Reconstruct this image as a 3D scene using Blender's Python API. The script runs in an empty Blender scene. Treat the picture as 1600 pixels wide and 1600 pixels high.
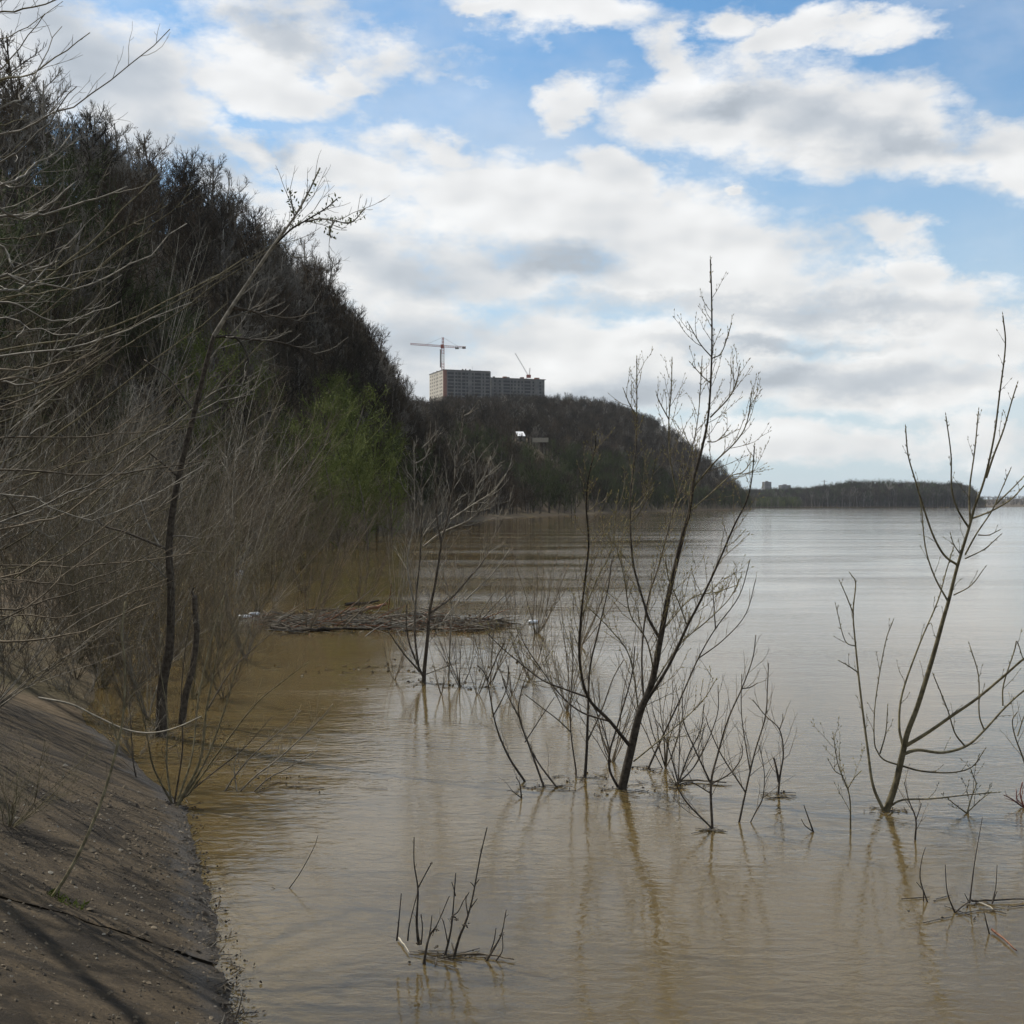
import bpy, math, random
import numpy as np
from mathutils import Vector, Matrix, Euler

# ------------------------------------------------------------------ camera, world, sun, exposure
F, CX, CY, CAMH = 1920.0, 800.0, 790.0, 2.2        # focal length and principal point in photo pixels, eye height (m)
scn = bpy.context.scene
COL = scn.collection
cam_d = bpy.data.cameras.new('camera'); cam = bpy.data.objects.new('camera', cam_d); COL.objects.link(cam)
cam.location = (0, 0, CAMH); cam.rotation_euler = (math.radians(90), 0, 0)
cam_d.sensor_width = 36; cam_d.lens = 36 * F / 1600; cam_d.shift_y = -(800 - CY) / 1600
cam_d.clip_start = 0.05; cam_d.clip_end = 30000
scn.camera = cam
SUN_AZ, SUN_EL = math.radians(-52), math.radians(51)   # azimuth from the view direction (+y), negative = left
sun_dir = Vector((math.sin(SUN_AZ) * math.cos(SUN_EL), math.cos(SUN_AZ) * math.cos(SUN_EL), math.sin(SUN_EL)))
sd = bpy.data.lights.new('sun', 'SUN'); sd.energy = 4.7; sd.angle = math.radians(0.6); sd.color = (1.0, 0.93, 0.82)
so = bpy.data.objects.new('sun', sd); COL.objects.link(so); so.rotation_euler = sun_dir.to_track_quat('Z', 'Y').to_euler()
scn.view_settings.view_transform = 'Standard'; scn.view_settings.look = 'None'
scn.view_settings.exposure = 0.12; scn.view_settings.gamma = 1.0; scn.view_settings.use_curve_mapping = False
scn.cycles.max_bounces = 5; scn.cycles.transparent_max_bounces = 8

class NT:
    """small node-tree writer"""
    def __init__(s, tree): s.t = tree; tree.nodes.clear()
    def n(s, kind, ins=None, **kw):
        nd = s.t.nodes.new(kind)
        for k, v in kw.items(): setattr(nd, k, v)
        for k, v in (ins or {}).items():
            sock = nd.inputs[k]
            if isinstance(v, bpy.types.NodeSocket): s.t.links.new(v, sock)
            else: sock.default_value = v
        return nd
    def m(s, op, a, b=0.0, c=None, clamp=False):
        nd = s.n('ShaderNodeMath', {0: a, 1: b}, operation=op, use_clamp=clamp)
        if c is not None:
            if isinstance(c, bpy.types.NodeSocket): s.t.links.new(c, nd.inputs[2])
            else: nd.inputs[2].default_value = c
        return nd.outputs[0]
    def ss(s, v, a, b, lo=0.0, hi=1.0, typ='SMOOTHSTEP'):
        return s.n('ShaderNodeMapRange', {0: v, 1: a, 2: b, 3: lo, 4: hi}, interpolation_type=typ).outputs[0]
    def noise(s, vec, scale, detail=4, rough=0.5, dist=0.0, w=None):
        nd = s.n('ShaderNodeTexNoise', {'Scale': scale, 'Detail': detail, 'Roughness': rough, 'Distortion': dist})
        if vec is not None: s.t.links.new(vec, nd.inputs['Vector'])
        return nd
    def mix(s, f, a, b, blend='MIX'):
        nd = s.n('ShaderNodeMix', data_type='RGBA', blend_type=blend)
        for i, v in ((0, f), (6, a), (7, b)):
            if isinstance(v, bpy.types.NodeSocket): s.t.links.new(v, nd.inputs[i])
            else: nd.inputs[i].default_value = v if i == 0 else (tuple(v) + (1,))[:4]
        return nd.outputs[2]

world = bpy.data.worlds.new('World'); scn.world = world; world.use_nodes = True
def build_world():
    W = NT(world.node_tree)
    sky = W.n('ShaderNodeTexSky', sky_type='NISHITA', sun_disc=False, sun_elevation=SUN_EL, sun_rotation=SUN_AZ,
              altitude=150, air_density=1.0, dust_density=0.8, ozone_density=2.2)
    tc = W.n('ShaderNodeTexCoord'); sep = W.n('ShaderNodeSeparateXYZ', {0: tc.outputs['Generated']})
    X, Y, Z = sep.outputs
    az = W.m('ARCTAN2', X, Y); hyp = W.m('SQRT', W.m('ADD', W.m('MULTIPLY', X, X), W.m('MULTIPLY', Y, Y)))
    el = W.m('ARCTAN2', Z, hyp)
    p0 = W.n('ShaderNodeCombineXYZ', {0: az, 1: el, 2: 0.0}).outputs[0]
    # cloud noise runs on the direction itself (no seam behind the camera), flattened towards the horizon
    zz = W.m('MULTIPLY', el, 1.9)
    dvec = W.n('ShaderNodeCombineXYZ', {0: X, 1: Y, 2: zz}).outputs[0]
    warp = W.noise(dvec, 6.0, 7, 0.62)
    wv = W.n('ShaderNodeVectorMath', {0: warp.outputs['Color'], 1: (0.5, 0.5, 0.5)}, operation='SUBTRACT').outputs[0]
    wv = W.n('ShaderNodeVectorMath', {0: wv, 1: (0.16, 0.10, 0)}, operation='MULTIPLY').outputs[0]
    p = W.n('ShaderNodeVectorMath', {0: p0, 1: wv}, operation='ADD').outputs[0]
    def ell(px, py, rx, ry, rot=0.0, soft=0.0):
        u = math.atan2(px - CX, F); v = math.atan2(CY - py, math.hypot(F, px - CX))
        mp = W.n('ShaderNodeMapping', {'Vector': p, 'Location': (u, v, 0), 'Rotation': (0, 0, math.radians(-rot)),
                                       'Scale': (rx * 1.12 / F, ry * 1.12 / F, 1)}, vector_type='TEXTURE').outputs[0]
        ln = W.n('ShaderNodeVectorMath', {0: mp}, operation='LENGTH').outputs['Value']
        return W.ss(ln, 1.35, soft, 0, 1)
    clouds = [(470, 45, 200, 85, 8), (410, 120, 150, 45, 10), (520, 120, 70, 25, 0), (90, 60, 200, 120, 20), (230, 160, 200, 95, 32), (380, 215, 90, 45, 20),
              (560, 270, 170, 60, 10), (700, 240, 130, 50, 18), (800, 340, 380, 150, 18), (560, 430, 200, 160, 0), (1090, 400, 340, 125, 16), (960, 260, 110, 50, 20), (1500, 470, 110, 40, 8), (1330, 470, 200, 55, 12),
              (1440, 440, 75, 34, 5), (860, 170, 52, 62, 35), (880, 20, 170, 42, 6), (770, 12, 70, 20, 5), (1030, 85, 75, 45, 30), (1130, 45, 60, 30, 10),
              (1130, 170, 260, 85, 12), (1330, 200, 220, 85, 16), (1450, 250, 120, 55, 12), (1580, 250, 120, 60, 20), (1360, 62, 150, 30, 0), (1210, 70, 90, 30, -14),
              (1390, 385, 100, 38, 28), (1150, 300, 28, 11, 0), (1570, 530, 140, 60, 12), (950, 560, 420, 90, 0), (1300, 600, 420, 70, 0),
              (640, 560, 200, 120, 0), (1250, 700, 500, 45, 0)]
    acc = None
    for c in clouds:
        e = ell(*c)
        acc = e if acc is None else W.m('MAXIMUM', acc, e)
    greys = [(640, 410, 160, 42, 4), (1080, 478, 270, 20, 2), (1330, 490, 220, 22, 2), (1220, 540, 190, 13, 0), (1290, 595, 230, 30, 0), (1290, 205, 130, 38, 14), (1430, 225, 110, 24, 14),
             (300, 230, 150, 40, 30), (130, 90, 170, 70, 20), (430, 70, 110, 22, 8), (450, 235, 40, 30, 0), (900, 420, 160, 30, 8), (600, 520, 240, 50, 0), (1130, 160, 120, 25, 10), (900, 610, 400, 30, 0)]
    gacc = None
    for c in greys:
        e = ell(*c); gacc = e if gacc is None else W.m('MAXIMUM', gacc, e)
    n1 = W.noise(dvec, 9.0, 11, 0.63).outputs['Fac']
    sh = W.n('ShaderNodeVectorMath', {0: dvec, 1: (0.010, -0.004, -0.018)}, operation='ADD').outputs[0]
    n3 = W.noise(dvec, 7.0, 3, 0.5).outputs['Fac']
    n2 = W.noise(sh, 7.0, 3, 0.5).outputs['Fac']
    # outside the picture the same broken cloud goes on
    far = W.noise(dvec, 2.6, 4, 0.5).outputs['Fac']
    farm = W.ss(far, 0.42, 0.60)
    ina = W.ss(W.m('ABSOLUTE', az), 0.44, 0.58); ine = W.ss(el, 0.42, 0.55)
    outm = W.m('MAXIMUM', ina, ine)
    farm = W.m('MULTIPLY', farm, outm)
    base = W.m('MAXIMUM', W.m('MULTIPLY', acc, W.m('SUBTRACT', 1.0, ina)), farm)
    dens = W.m('ADD', base, W.m('MULTIPLY', W.m('SUBTRACT', n1, 0.5), 2.3))
    alpha = W.ss(dens, 0.12, 0.80)
    veil = W.ss(W.noise(dvec, 3.2, 6, 0.6).outputs['Fac'], 0.38, 0.70, 0.0, 0.40)
    alpha = W.m('MAXIMUM', alpha, veil)
    alpha = W.m('MULTIPLY', alpha, W.ss(W.m('ADD', el, 0.0), -0.01, 0.03))
    relief = W.m('MULTIPLY', W.m('SUBTRACT', n3, n2), 1.2)
    thick = W.ss(dens, 0.5, 1.5)
    bright = W.m('ADD', W.m('ADD', W.m('SUBTRACT', 0.98, W.m('MULTIPLY', thick, 0.10)), W.m('MULTIPLY', relief, -1.0)), W.m('MULTIPLY', W.m('SUBTRACT', n1, 0.5), 0.30))
    big = W.noise(dvec, 5.0, 3, 0.5).outputs['Fac']
    bright = W.m('SUBTRACT', bright, W.m('MULTIPLY', W.ss(big, 0.5, 0.75), 0.10))
    g = W.m('MULTIPLY', gacc, 0.9)
    bright = W.m('SUBTRACT', bright, W.m('MULTIPLY', g, 0.33))
    bright = W.m('MAXIMUM', bright, 0.55)
    tint = W.mix(W.ss(bright, 0.55, 0.95), (0.90, 0.97, 1.05), (1.0, 0.995, 0.98))
    ccol = W.n('ShaderNodeVectorMath', {0: tint, 'Scale': 1.0}, operation='SCALE')
    W.t.links.new(W.m('MULTIPLY', bright, CLOUD), ccol.inputs['Scale'])
    skyc = W.mix(1.0, sky.outputs[0], SKYTINT, 'MULTIPLY')
    # distant haze whitens the lowest sky all round
    hz = W.ss(el, 0.40, 0.0, 0.0, 0.80)
    skyc = W.mix(hz, skyc, (CLOUD * 0.66, CLOUD * 0.76, CLOUD * 0.83))
    col = W.mix(W.m('MULTIPLY', alpha, 0.93), skyc, ccol.outputs[0])
    bg = W.n('ShaderNodeBackground', {'Color': col, 'Strength': 0.1})
    W.n('ShaderNodeOutputWorld', {'Surface': bg.outputs[0]})
CLOUD = 8.6
SKYTINT = (0.76, 1.12, 1.25)
build_world()

# ------------------------------------------------------------------ helpers
rng = np.random.default_rng(7)
R = random.Random(11)
def lerp_tab(tab):
    xs = [a for a, b in tab]; ys = [b for a, b in tab]
    return lambda v: np.interp(v, xs, ys)
def at(px, py, Y):
    """world point seen at photo pixel (px, py) at distance Y along the view direction"""
    return np.array([(px - CX) / F * Y, Y, CAMH - (py - CY) / F * Y])
def depth(py): return CAMH * F / (py - CY)          # distance of the water surface at row py

def mat(name, build):
    m = bpy.data.materials.new(name); m.use_nodes = True
    T = NT(m.node_tree); bsdf = build(T)
    T.n('ShaderNodeOutputMaterial', {'Surface': bsdf})
    return m
def pbsdf(T, col, rough=0.9, spec=0.3, normal=None, **kw):
    ins = {'Base Color': col if isinstance(col, bpy.types.NodeSocket) else tuple(col) + (1,), 'Roughness': rough, 'Specular IOR Level': spec}
    if normal is not None: ins['Normal'] = normal
    ins.update(kw)
    return T.n('ShaderNodeBsdfPrincipled', ins).outputs[0]
def varied(name, c1, c2, scale=6.0, rough=0.9, spec=0.2, rnd=0.35, bump=0.0, detail=3):
    def b(T):
        tc = T.n('ShaderNodeTexCoord').outputs['Object']
        n = T.noise(tc, scale, detail, 0.6).outputs['Fac']
        col = T.mix(T.ss(n, 0.3, 0.7), c1, c2)
        r = T.n('ShaderNodeObjectInfo').outputs['Random']
        k = T.ss(r, 0, 1, 1 - rnd, 1 + rnd, 'LINEAR')
        v = T.n('ShaderNodeVectorMath', {0: col}, operation='SCALE'); T.t.links.new(k, v.inputs['Scale'])
        nm = None
        if bump: nm = T.n('ShaderNodeBump', {'Height': n, 'Strength': bump, 'Distance': 0.01}).outputs[0]
        return pbsdf(T, v.outputs[0], rough, spec, nm)
    return mat(name, b)

M = {}
M['bark_dark'] = varied('bark_dark', (0.030, 0.024, 0.018), (0.085, 0.072, 0.056), 30, bump=0.5)
M['bark_olive'] = varied('bark_olive', (0.065, 0.055, 0.032), (0.16, 0.14, 0.085), 25, bump=0.3)
M['bark_grey'] = varied('bark_grey', (0.085, 0.075, 0.058), (0.21, 0.19, 0.15), 20, rough=0.75, spec=0.4, bump=0.2)
M['bark_pale'] = varied('bark_pale', (0.13, 0.115, 0.085), (0.30, 0.27, 0.21), 14, rough=0.65, spec=0.4)
M['twig_brown'] = varied('twig_brown', (0.062, 0.050, 0.034), (0.158, 0.128, 0.088), 14, rough=0.8)
M['twig_red'] = varied('twig_red', (0.10, 0.03, 0.028), (0.20, 0.07, 0.05), 14)
M['log_rust'] = varied('log_rust', (0.09, 0.040, 0.022), (0.19, 0.095, 0.055), 20)
M['bud'] = varied('bud', (0.10, 0.085, 0.03), (0.22, 0.19, 0.08), 40)
M['leaf_green'] = varied('leaf_green', (0.09, 0.12, 0.018), (0.20, 0.23, 0.05), 8)
M['forest_trunk'] = varied('forest_trunk', (0.045, 0.038, 0.030), (0.13, 0.115, 0.095), 1.5, rnd=0.5)
M['forest_trunk_pale'] = varied('forest_trunk_pale', (0.12, 0.11, 0.095), (0.27, 0.25, 0.22), 1.5, rnd=0.3)
M['forest_twig'] = varied('forest_twig', (0.024, 0.020, 0.014), (0.060, 0.049, 0.035), 0.6, rnd=0.5)
M['forest_twig_rust'] = varied('forest_twig_rust', (0.040, 0.029, 0.018), (0.086, 0.062, 0.040), 0.6, rnd=0.35)
M['forest_twig_grey'] = varied('forest_twig_grey', (0.09, 0.082, 0.07), (0.19, 0.175, 0.15), 0.6, rnd=0.35)
M['forest_green'] = varied('forest_green', (0.030, 0.038, 0.014), (0.060, 0.074, 0.028), 0.5, rnd=0.3)
M['willow_green'] = varied('willow_green', (0.062, 0.080, 0.018), (0.135, 0.155, 0.044), 0.6, rnd=0.2)

class Geo:
    """collects tubes, boxes and loose facets into one mesh"""
    def __init__(s): s.groups = {}; s.V = []; s.Fc = []; s.nv = 0; s.mi = []; s.tubes_mi = {}
    def tube(s, pts, rad, k=4, mi=0):
        pts = np.asarray(pts, float); rad = np.asarray(rad, float)
        if rad.ndim == 0: rad = np.full(len(pts), float(rad))
        s.groups.setdefault((len(pts), k, mi), []).append((pts, rad))
    def add(s, verts, faces, mi=0):
        verts = np.asarray(verts, float).reshape(-1, 3)
        s.V.append(verts)
        for f in faces: s.Fc.append([i + s.nv for i in f]); s.mi.append(mi)
        s.nv += len(verts)
    def box(s, c, size, rot=None, mi=0):
        x, y, z = [q / 2 for q in size]
        v = np.array([(-x, -y, -z), (x, -y, -z), (x, y, -z), (-x, y, -z), (-x, -y, z), (x, -y, z), (x, y, z), (-x, y, z)])
        if rot is not None: v = v @ np.array(Euler(rot).to_matrix()).T
        s.add(v + np.asarray(c, float), [(3, 2, 1, 0), (4, 5, 6, 7), (0, 1, 5, 4), (1, 2, 6, 5), (2, 3, 7, 6), (3, 0, 4, 7)], mi)
    def flush(s):
        for (n, k, mi), lst in s.groups.items():
            P = np.array([a for a, b in lst]); Rr = np.array([b for a, b in lst]); m = len(lst)
            T = np.empty_like(P); T[:, 1:-1] = P[:, 2:] - P[:, :-2]; T[:, 0] = P[:, 1] - P[:, 0]; T[:, -1] = P[:, -1] - P[:, -2]
            T /= np.linalg.norm(T, axis=2, keepdims=True) + 1e-12
            D = P[:, -1] - P[:, 0]; ref = np.cross(D, np.array([0.31, 0.87, 0.12])); ref += 1e-6
            ref /= np.linalg.norm(ref, axis=1, keepdims=True)
            ref = ref[:, None, :] - T * np.sum(T * ref[:, None, :], axis=2, keepdims=True)
            U = ref / (np.linalg.norm(ref, axis=2, keepdims=True) + 1e-12); Vv = np.cross(T, U)
            ang = np.arange(k) * 2 * math.pi / k
            ring = P[:, :, None, :] + Rr[:, :, None, None] * (np.cos(ang)[None, None, :, None] * U[:, :, None, :] + np.sin(ang)[None, None, :, None] * Vv[:, :, None, :])
            s.V.append(ring.reshape(-1, 3))
            base = (np.arange(m) * n * k)[:, None, None] + (np.arange(n - 1) * k)[None, :, None] + np.arange(k)[None, None, :]
            nx = (np.arange(m) * n * k)[:, None, None] + (np.arange(n - 1) * k)[None, :, None] + ((np.arange(k) + 1) % k)[None, None, :]
            q = np.stack([base, nx, nx + k, base + k], axis=-1).reshape(-1, 4) + s.nv
            s.Fc.extend(q.tolist()); s.mi.extend([mi] * len(q)); s.nv += m * n * k
            if k >= 5:
                caps = ((np.arange(m) * n * k)[:, None] + (n - 1) * k + np.arange(k)[None, :] + s.nv - m * n * k).tolist()
                s.Fc.extend(caps); s.mi.extend([mi] * len(caps))
        s.groups = {}
    def mesh(s, name, mats, smooth=False):
        s.flush()
        me = bpy.data.meshes.new(name)
        V = np.concatenate(s.V) if s.V else np.zeros((0, 3))
        lens = np.fromiter((len(f) for f in s.Fc), int, len(s.Fc))
        me.vertices.add(len(V)); me.vertices.foreach_set('co', V.astype(np.float32).ravel())
        flat = np.fromiter((i for f in s.Fc for i in f), np.int32, int(lens.sum()))
        me.loops.add(len(flat)); me.loops.foreach_set('vertex_index', flat)
        me.polygons.add(len(lens)); me.polygons.foreach_set('loop_start', np.concatenate([[0], np.cumsum(lens)[:-1]]).astype(np.int32))
        me.polygons.foreach_set('material_index', np.array(s.mi, np.int32))
        me.polygons.foreach_set('use_smooth', np.full(len(lens), smooth))
        for m_ in (mats if isinstance(mats, (list, tuple)) else [mats]): me.materials.append(m_)
        me.update(calc_edges=True); me.validate()
        return me
def link(name, me, parent=None, loc=None, **props):
    o = bpy.data.objects.new(name, me); COL.objects.link(o)
    if parent is not None: o.parent = parent
    if loc is not None: o.location = loc
    for k, v in props.items(): o[k] = v
    return o
def thing(name, label, cat, loc=(0, 0, 0), rotz=0.0, group=None):
    o = bpy.data.objects.new(name, None); COL.objects.link(o); o.location = [float(v) for v in loc]; o.rotation_euler = (0, 0, rotz)
    o.empty_display_size = 0.2
    o['label'] = label; o['category'] = cat
    if group: o['group'] = group
    return o
def copy_thing(src, loc, rotz, scale, label=None, group=None):
    c = src.copy(); COL.objects.link(c); c.location = [float(v) for v in loc]; c.rotation_euler = (0, 0, rotz); c.scale = (scale,) * 3 if not hasattr(scale, '__len__') else scale
    if label: c['label'] = label
    if group: c['group'] = group
    for ch in KIDS[src.name]:
        d = ch.copy(); COL.objects.link(d); d.parent = c
    return c
KIDS = {}

# ------------------------------------------------------------------ river
def water_mat(T):
    g = T.n('ShaderNodeNewGeometry').outputs['Position']
    def wave(sx, sy, scale, detail, rough, dist=0.0):
        mp = T.n('ShaderNodeMapping', {'Vector': g, 'Scale': (sx, sy, 1)}).outputs[0]
        return T.noise(mp, scale, detail, rough, dist).outputs['Fac']
    fine = wave(1.0, 2.0, 7.0, 3, 0.55, 0.4)
    mid = wave(0.8, 1.6, 1.6, 3, 0.5, 0.3)
    broad = wave(0.35, 1.0, 0.25, 2, 0.5)
    patch = T.ss(wave(0.05, 0.16, 1.0, 3, 0.6), 0.42, 0.62)          # calm and ruffled patches drifting with the current
    streak = T.ss(wave(0.012, 0.11, 1.0, 3, 0.6), 0.50, 0.58)
    amp = T.m('ADD', 0.45, T.m('MULTIPLY', patch, 0.75))
    h = T.m('ADD', T.m('MULTIPLY', T.m('MULTIPLY', fine, 0.0075), amp), T.m('ADD', T.m('MULTIPLY', T.m('MULTIPLY', mid, 0.014), amp), T.m('MULTIPLY', broad, 0.04)))
    bump = T.n('ShaderNodeBump', {'Height': h, 'Strength': 0.55, 'Distance': 1.0}).outputs[0]
    silt = wave(0.25, 0.5, 0.6, 3, 0.5)
    col = T.mix(silt, (0.080, 0.057, 0.022), (0.101, 0.076, 0.033))
    rough = T.m('ADD', 0.04, T.m('MULTIPLY', streak, 0.05))
    return pbsdf(T, col, rough, 0.5, bump, IOR=1.333, **{'Subsurface Weight': 0.85, 'Subsurface Radius': (1.0, 0.8, 0.5), 'Subsurface Scale': 0.22})
M['water'] = mat('muddy_water', water_mat)
g = Geo()
# sheet cut finely near and coarsely far
ys = [-60, 0, 5, 12, 25, 60, 150, 400, 900, 2000, 5000, 14000]; xs = [-9000, -2000, -400, -60, 0, 60, 400, 2000, 9000]
vv = [(x, y, 0.0) for y in ys for x in xs]; nx = len(xs)
g.add(vv, [(j * nx + i, j * nx + i + 1, (j + 1) * nx + i + 1, (j + 1) * nx + i) for j in range(len(ys) - 1) for i in range(nx - 1)])
link('river', g.mesh('river', M['water'], True), kind='structure')

shore_pts = np.array([(3.2, -10), (0.45, 0), (-0.45, 2.9), (-1.37, 5.9), (-2.4, 9.0), (-4.1, 12.2)])
SLOPE = 0.47
def seg_frame(i):
    a, b = shore_pts[i], shore_pts[i + 1]; d = (b - a) / np.linalg.norm(b - a); nrm = np.array([-d[1], d[0]])
    return a, b, d, nrm
def slope_z(x, y):
    """height of the slab surface under (x, y)"""
    best = 1e9; z = 0
    for i in range(len(shore_pts) - 1):
        a, b, d, nrm = seg_frame(i); w = np.array([x, y]) - a; t = float(np.clip(w @ d / np.linalg.norm(b - a), 0, 1)); q = a * (1 - t) + b * t
        dist = np.linalg.norm(np.array([x, y]) - q)
        if dist < best: best = dist; z = (w @ nrm) * SLOPE * 0.92
    return z
# ------------------------------------------------------------------ terrain of the left bank
XS = lerp_tab([(-60, 16), (-10, 3.2), (0, 0.45), (5.2, -1.22), (5.9, -1.37), (9, -2.4), (12.4, -4.2), (15, -5.1), (17.6, -5.9), (26, -8.6), (40, -11.8), (65, -14), (100, -13),
               (160, -6), (235, 2), (320, 20), (422, 46), (600, 97), (760, 148), (845, 169), (880, 166), (1000, 140), (1200, 60), (1500, -120), (2200, -600)])
HR = lerp_tab([(-60, 18), (30, 20), (60, 27), (100, 28.5), (135, 28), (165, 27), (225, 25.5), (254, 24.5), (261, 16), (285, 13.0), (320, 19), (400, 26), (600, 44), (700, 54), (800, 61), (900, 68), (1050, 76), (1500, 80)])
SR = lerp_tab([(-60, 60), (30, 42), (60, 34), (100, 28), (135, 25), (165, 23.5), (225, 28.5), (256, 31.5), (264, 36), (300, 46), (400, 60), (600, 86), (800, 112), (1050, 120), (1500, 150)])
SHELF = lerp_tab([(-60, 12), (0, 12), (17, 12), (30, 8), (45, 4), (70, 3), (140, 3), (185, 9), (225, 19), (256, 23), (270, 14), (292, 3), (1500, 4)])
def tnoise(x, y):
    return (math.sin(x * .11 + y * .05) + math.sin(y * .083 - x * .047 + 1.3) + 0.6 * math.sin(x * .31 + 2.1 * math.sin(y * .13)) + 0.5 * math.sin(y * .37 + x * .19)) / 3.1
def bank_z(x, y):
    s = float(XS(y)) - x
    if s < 0: return max(-3.0, s * 0.45)
    cosn = 0.92 if y < 26 else 1.0
    sl = 0.49 if y < 13.5 else max(0.16, 0.49 - (y - 13.5) * 0.05)
    shelf = float(SHELF(y)); low = min(s * cosn * sl, 2.3)
    z = low
    if s > shelf:
        sr = float(SR(y)); t = min((s - shelf) / max(sr - shelf, 1), 1.0)
        H = float(HR(y))
        z = low + (H - low) * math.sin(t * math.pi / 2) ** 1.08
        z += tnoise(x, y) * min(1.5, (s - shelf) * 0.1) * (1 + y / 400.0)
        if s > sr: z += (s - sr) * -0.01
    if y < 14 and -0.5 < s < 9:
        f = min(1, max(0, (14 - y) / 1.6)); z = z * (1 - f) + f * (min(slope_z(x, y), 2.9) - 0.05)
    return z
def earth_mat(c1, c2, c3, scale):
    def b(T):
        g_ = T.n('ShaderNodeNewGeometry').outputs['Position']
        n = T.noise(g_, scale, 6, 0.65).outputs['Fac']; n2 = T.noise(g_, scale * 0.13, 4, 0.6).outputs['Fac']
        c = T.mix(T.ss(n, 0.35, 0.65), c1, c2); c = T.mix(T.ss(n2, 0.45, 0.65), c, c3)
        nm = T.n('ShaderNodeBump', {'Height': n, 'Strength': 0.8, 'Distance': 0.15}).outputs[0]
        return pbsdf(T, c, 0.95, 0.15, nm)
    return b
M['hill_earth'] = mat('hill_earth', earth_mat((0.040, 0.030, 0.020), (0.095, 0.070, 0.044), (0.070, 0.058, 0.030), 1.4))
def grid(name, Ys, Ss, fx, fz, m_, **props):
    V = []; Fc = []
    n = len(Ss)
    for Y in Ys:
        for s in Ss:
            x = fx(Y, s); V.append((x, Y, fz(x, Y)))
    for j in range(len(Ys) - 1):
        for i in range(n - 1): Fc.append((j * n + i + 1, j * n + i, (j + 1) * n + i, (j + 1) * n + i + 1))
    g = Geo(); g.add(V, Fc)
    return link(name, g.mesh(name, m_, True), **props)
Ys = list(np.concatenate([np.arange(-60, 0, 6), np.arange(0, 40, 1.0), np.arange(40, 300, 3.0), np.arange(300, 1000, 9.0), np.arange(1000, 2201, 40)]))
Ss = [-12, -6, -3, -1.5, -0.6, 0, 0.5, 1, 1.6, 2.4, 3.2, 4.2, 5.4, 6.6, 8, 9.5, 11, 13, 15, 17, 19, 21, 23, 25, 27, 29, 31, 34, 38, 43, 49, 56, 64, 73, 83, 94, 106, 118, 130, 150, 180, 230, 320, 480, 800]
grid('hillside', Ys, Ss, lambda Y, s: float(XS(Y)) - s, bank_z, M['hill_earth'], kind='structure')

# ------------------------------------------------------------------ embankment: silt covered concrete slabs running down into the water
def slab_mat(T):
    g_ = T.n('ShaderNodeNewGeometry').outputs['Position']
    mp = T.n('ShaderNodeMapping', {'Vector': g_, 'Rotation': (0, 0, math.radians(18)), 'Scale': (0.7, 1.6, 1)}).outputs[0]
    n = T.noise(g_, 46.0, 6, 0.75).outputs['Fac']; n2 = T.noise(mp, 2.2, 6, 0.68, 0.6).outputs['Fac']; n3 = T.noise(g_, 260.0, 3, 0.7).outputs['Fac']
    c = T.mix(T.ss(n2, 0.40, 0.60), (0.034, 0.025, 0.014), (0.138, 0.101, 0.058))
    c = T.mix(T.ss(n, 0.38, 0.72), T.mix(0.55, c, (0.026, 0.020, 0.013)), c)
    crumbs = T.ss(T.n('ShaderNodeTexVoronoi', {'Vector': g_, 'Scale': 30.0}).outputs['Distance'], 0.10, 0.22)
    c = T.mix(crumbs, (0.05, 0.04, 0.03), c)
    c = T.mix(T.ss(T.n('ShaderNodeTexNoise', {'Vector': g_, 'Scale': 7.0, 'Detail': 8.0, 'Roughness': 0.8}).outputs['Fac'], 0.60, 0.74), c, (0.19, 0.145, 0.09))
    z = T.n('ShaderNodeSeparateXYZ', {0: g_}).outputs[2]
    wet = T.ss(T.m('ADD', z, T.m('MULTIPLY', T.m('SUBTRACT', n2, 0.5), 0.22)), 0.10, 0.02)
    c = T.mix(T.m('MULTIPLY', wet, 0.75), c, (0.040, 0.033, 0.025))
    rough = T.m('SUBTRACT', 0.93, T.m('MULTIPLY', wet, 0.62))
    hh = T.m('ADD', T.m('MULTIPLY', n, 0.7), T.m('ADD', T.m('MULTIPLY', n3, 0.25), T.m('MULTIPLY', crumbs, 0.25)))
    nm = T.n('ShaderNodeBump', {'Height': hh, 'Strength': 1.0, 'Distance': 0.04}).outputs[0]
    return pbsdf(T, c, rough, 0.3, nm)
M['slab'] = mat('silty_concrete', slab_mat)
norms = []
for i in range(len(shore_pts)):
    ds = []
    if i > 0: ds.append(shore_pts[i] - shore_pts[i - 1])
    if i < len(shore_pts) - 1: ds.append(shore_pts[i + 1] - shore_pts[i])
    d = sum(v / np.linalg.norm(v) for v in ds); d /= np.linalg.norm(d); norms.append(np.array([-d[1], d[0]]))
emb = link('embankment', None, kind='structure')
def slab_point(i, t, s):
    p = shore_pts[i] * (1 - t) + shore_pts[i + 1] * t; nn = norms[i] * (1 - t) + norms[i + 1] * t
    q = p + nn * s
    return q[0], q[1]
def fn(x, y, f): return math.sin(x * f + 1.7 * math.sin(y * f * .63)) * math.cos(y * f * 1.13 + 0.6 * math.sin(x * f * .7))
slab_off = [0, 0.01, -0.006, 0.000, -0.01, 0.02, 0.0, 0.01]
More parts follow.
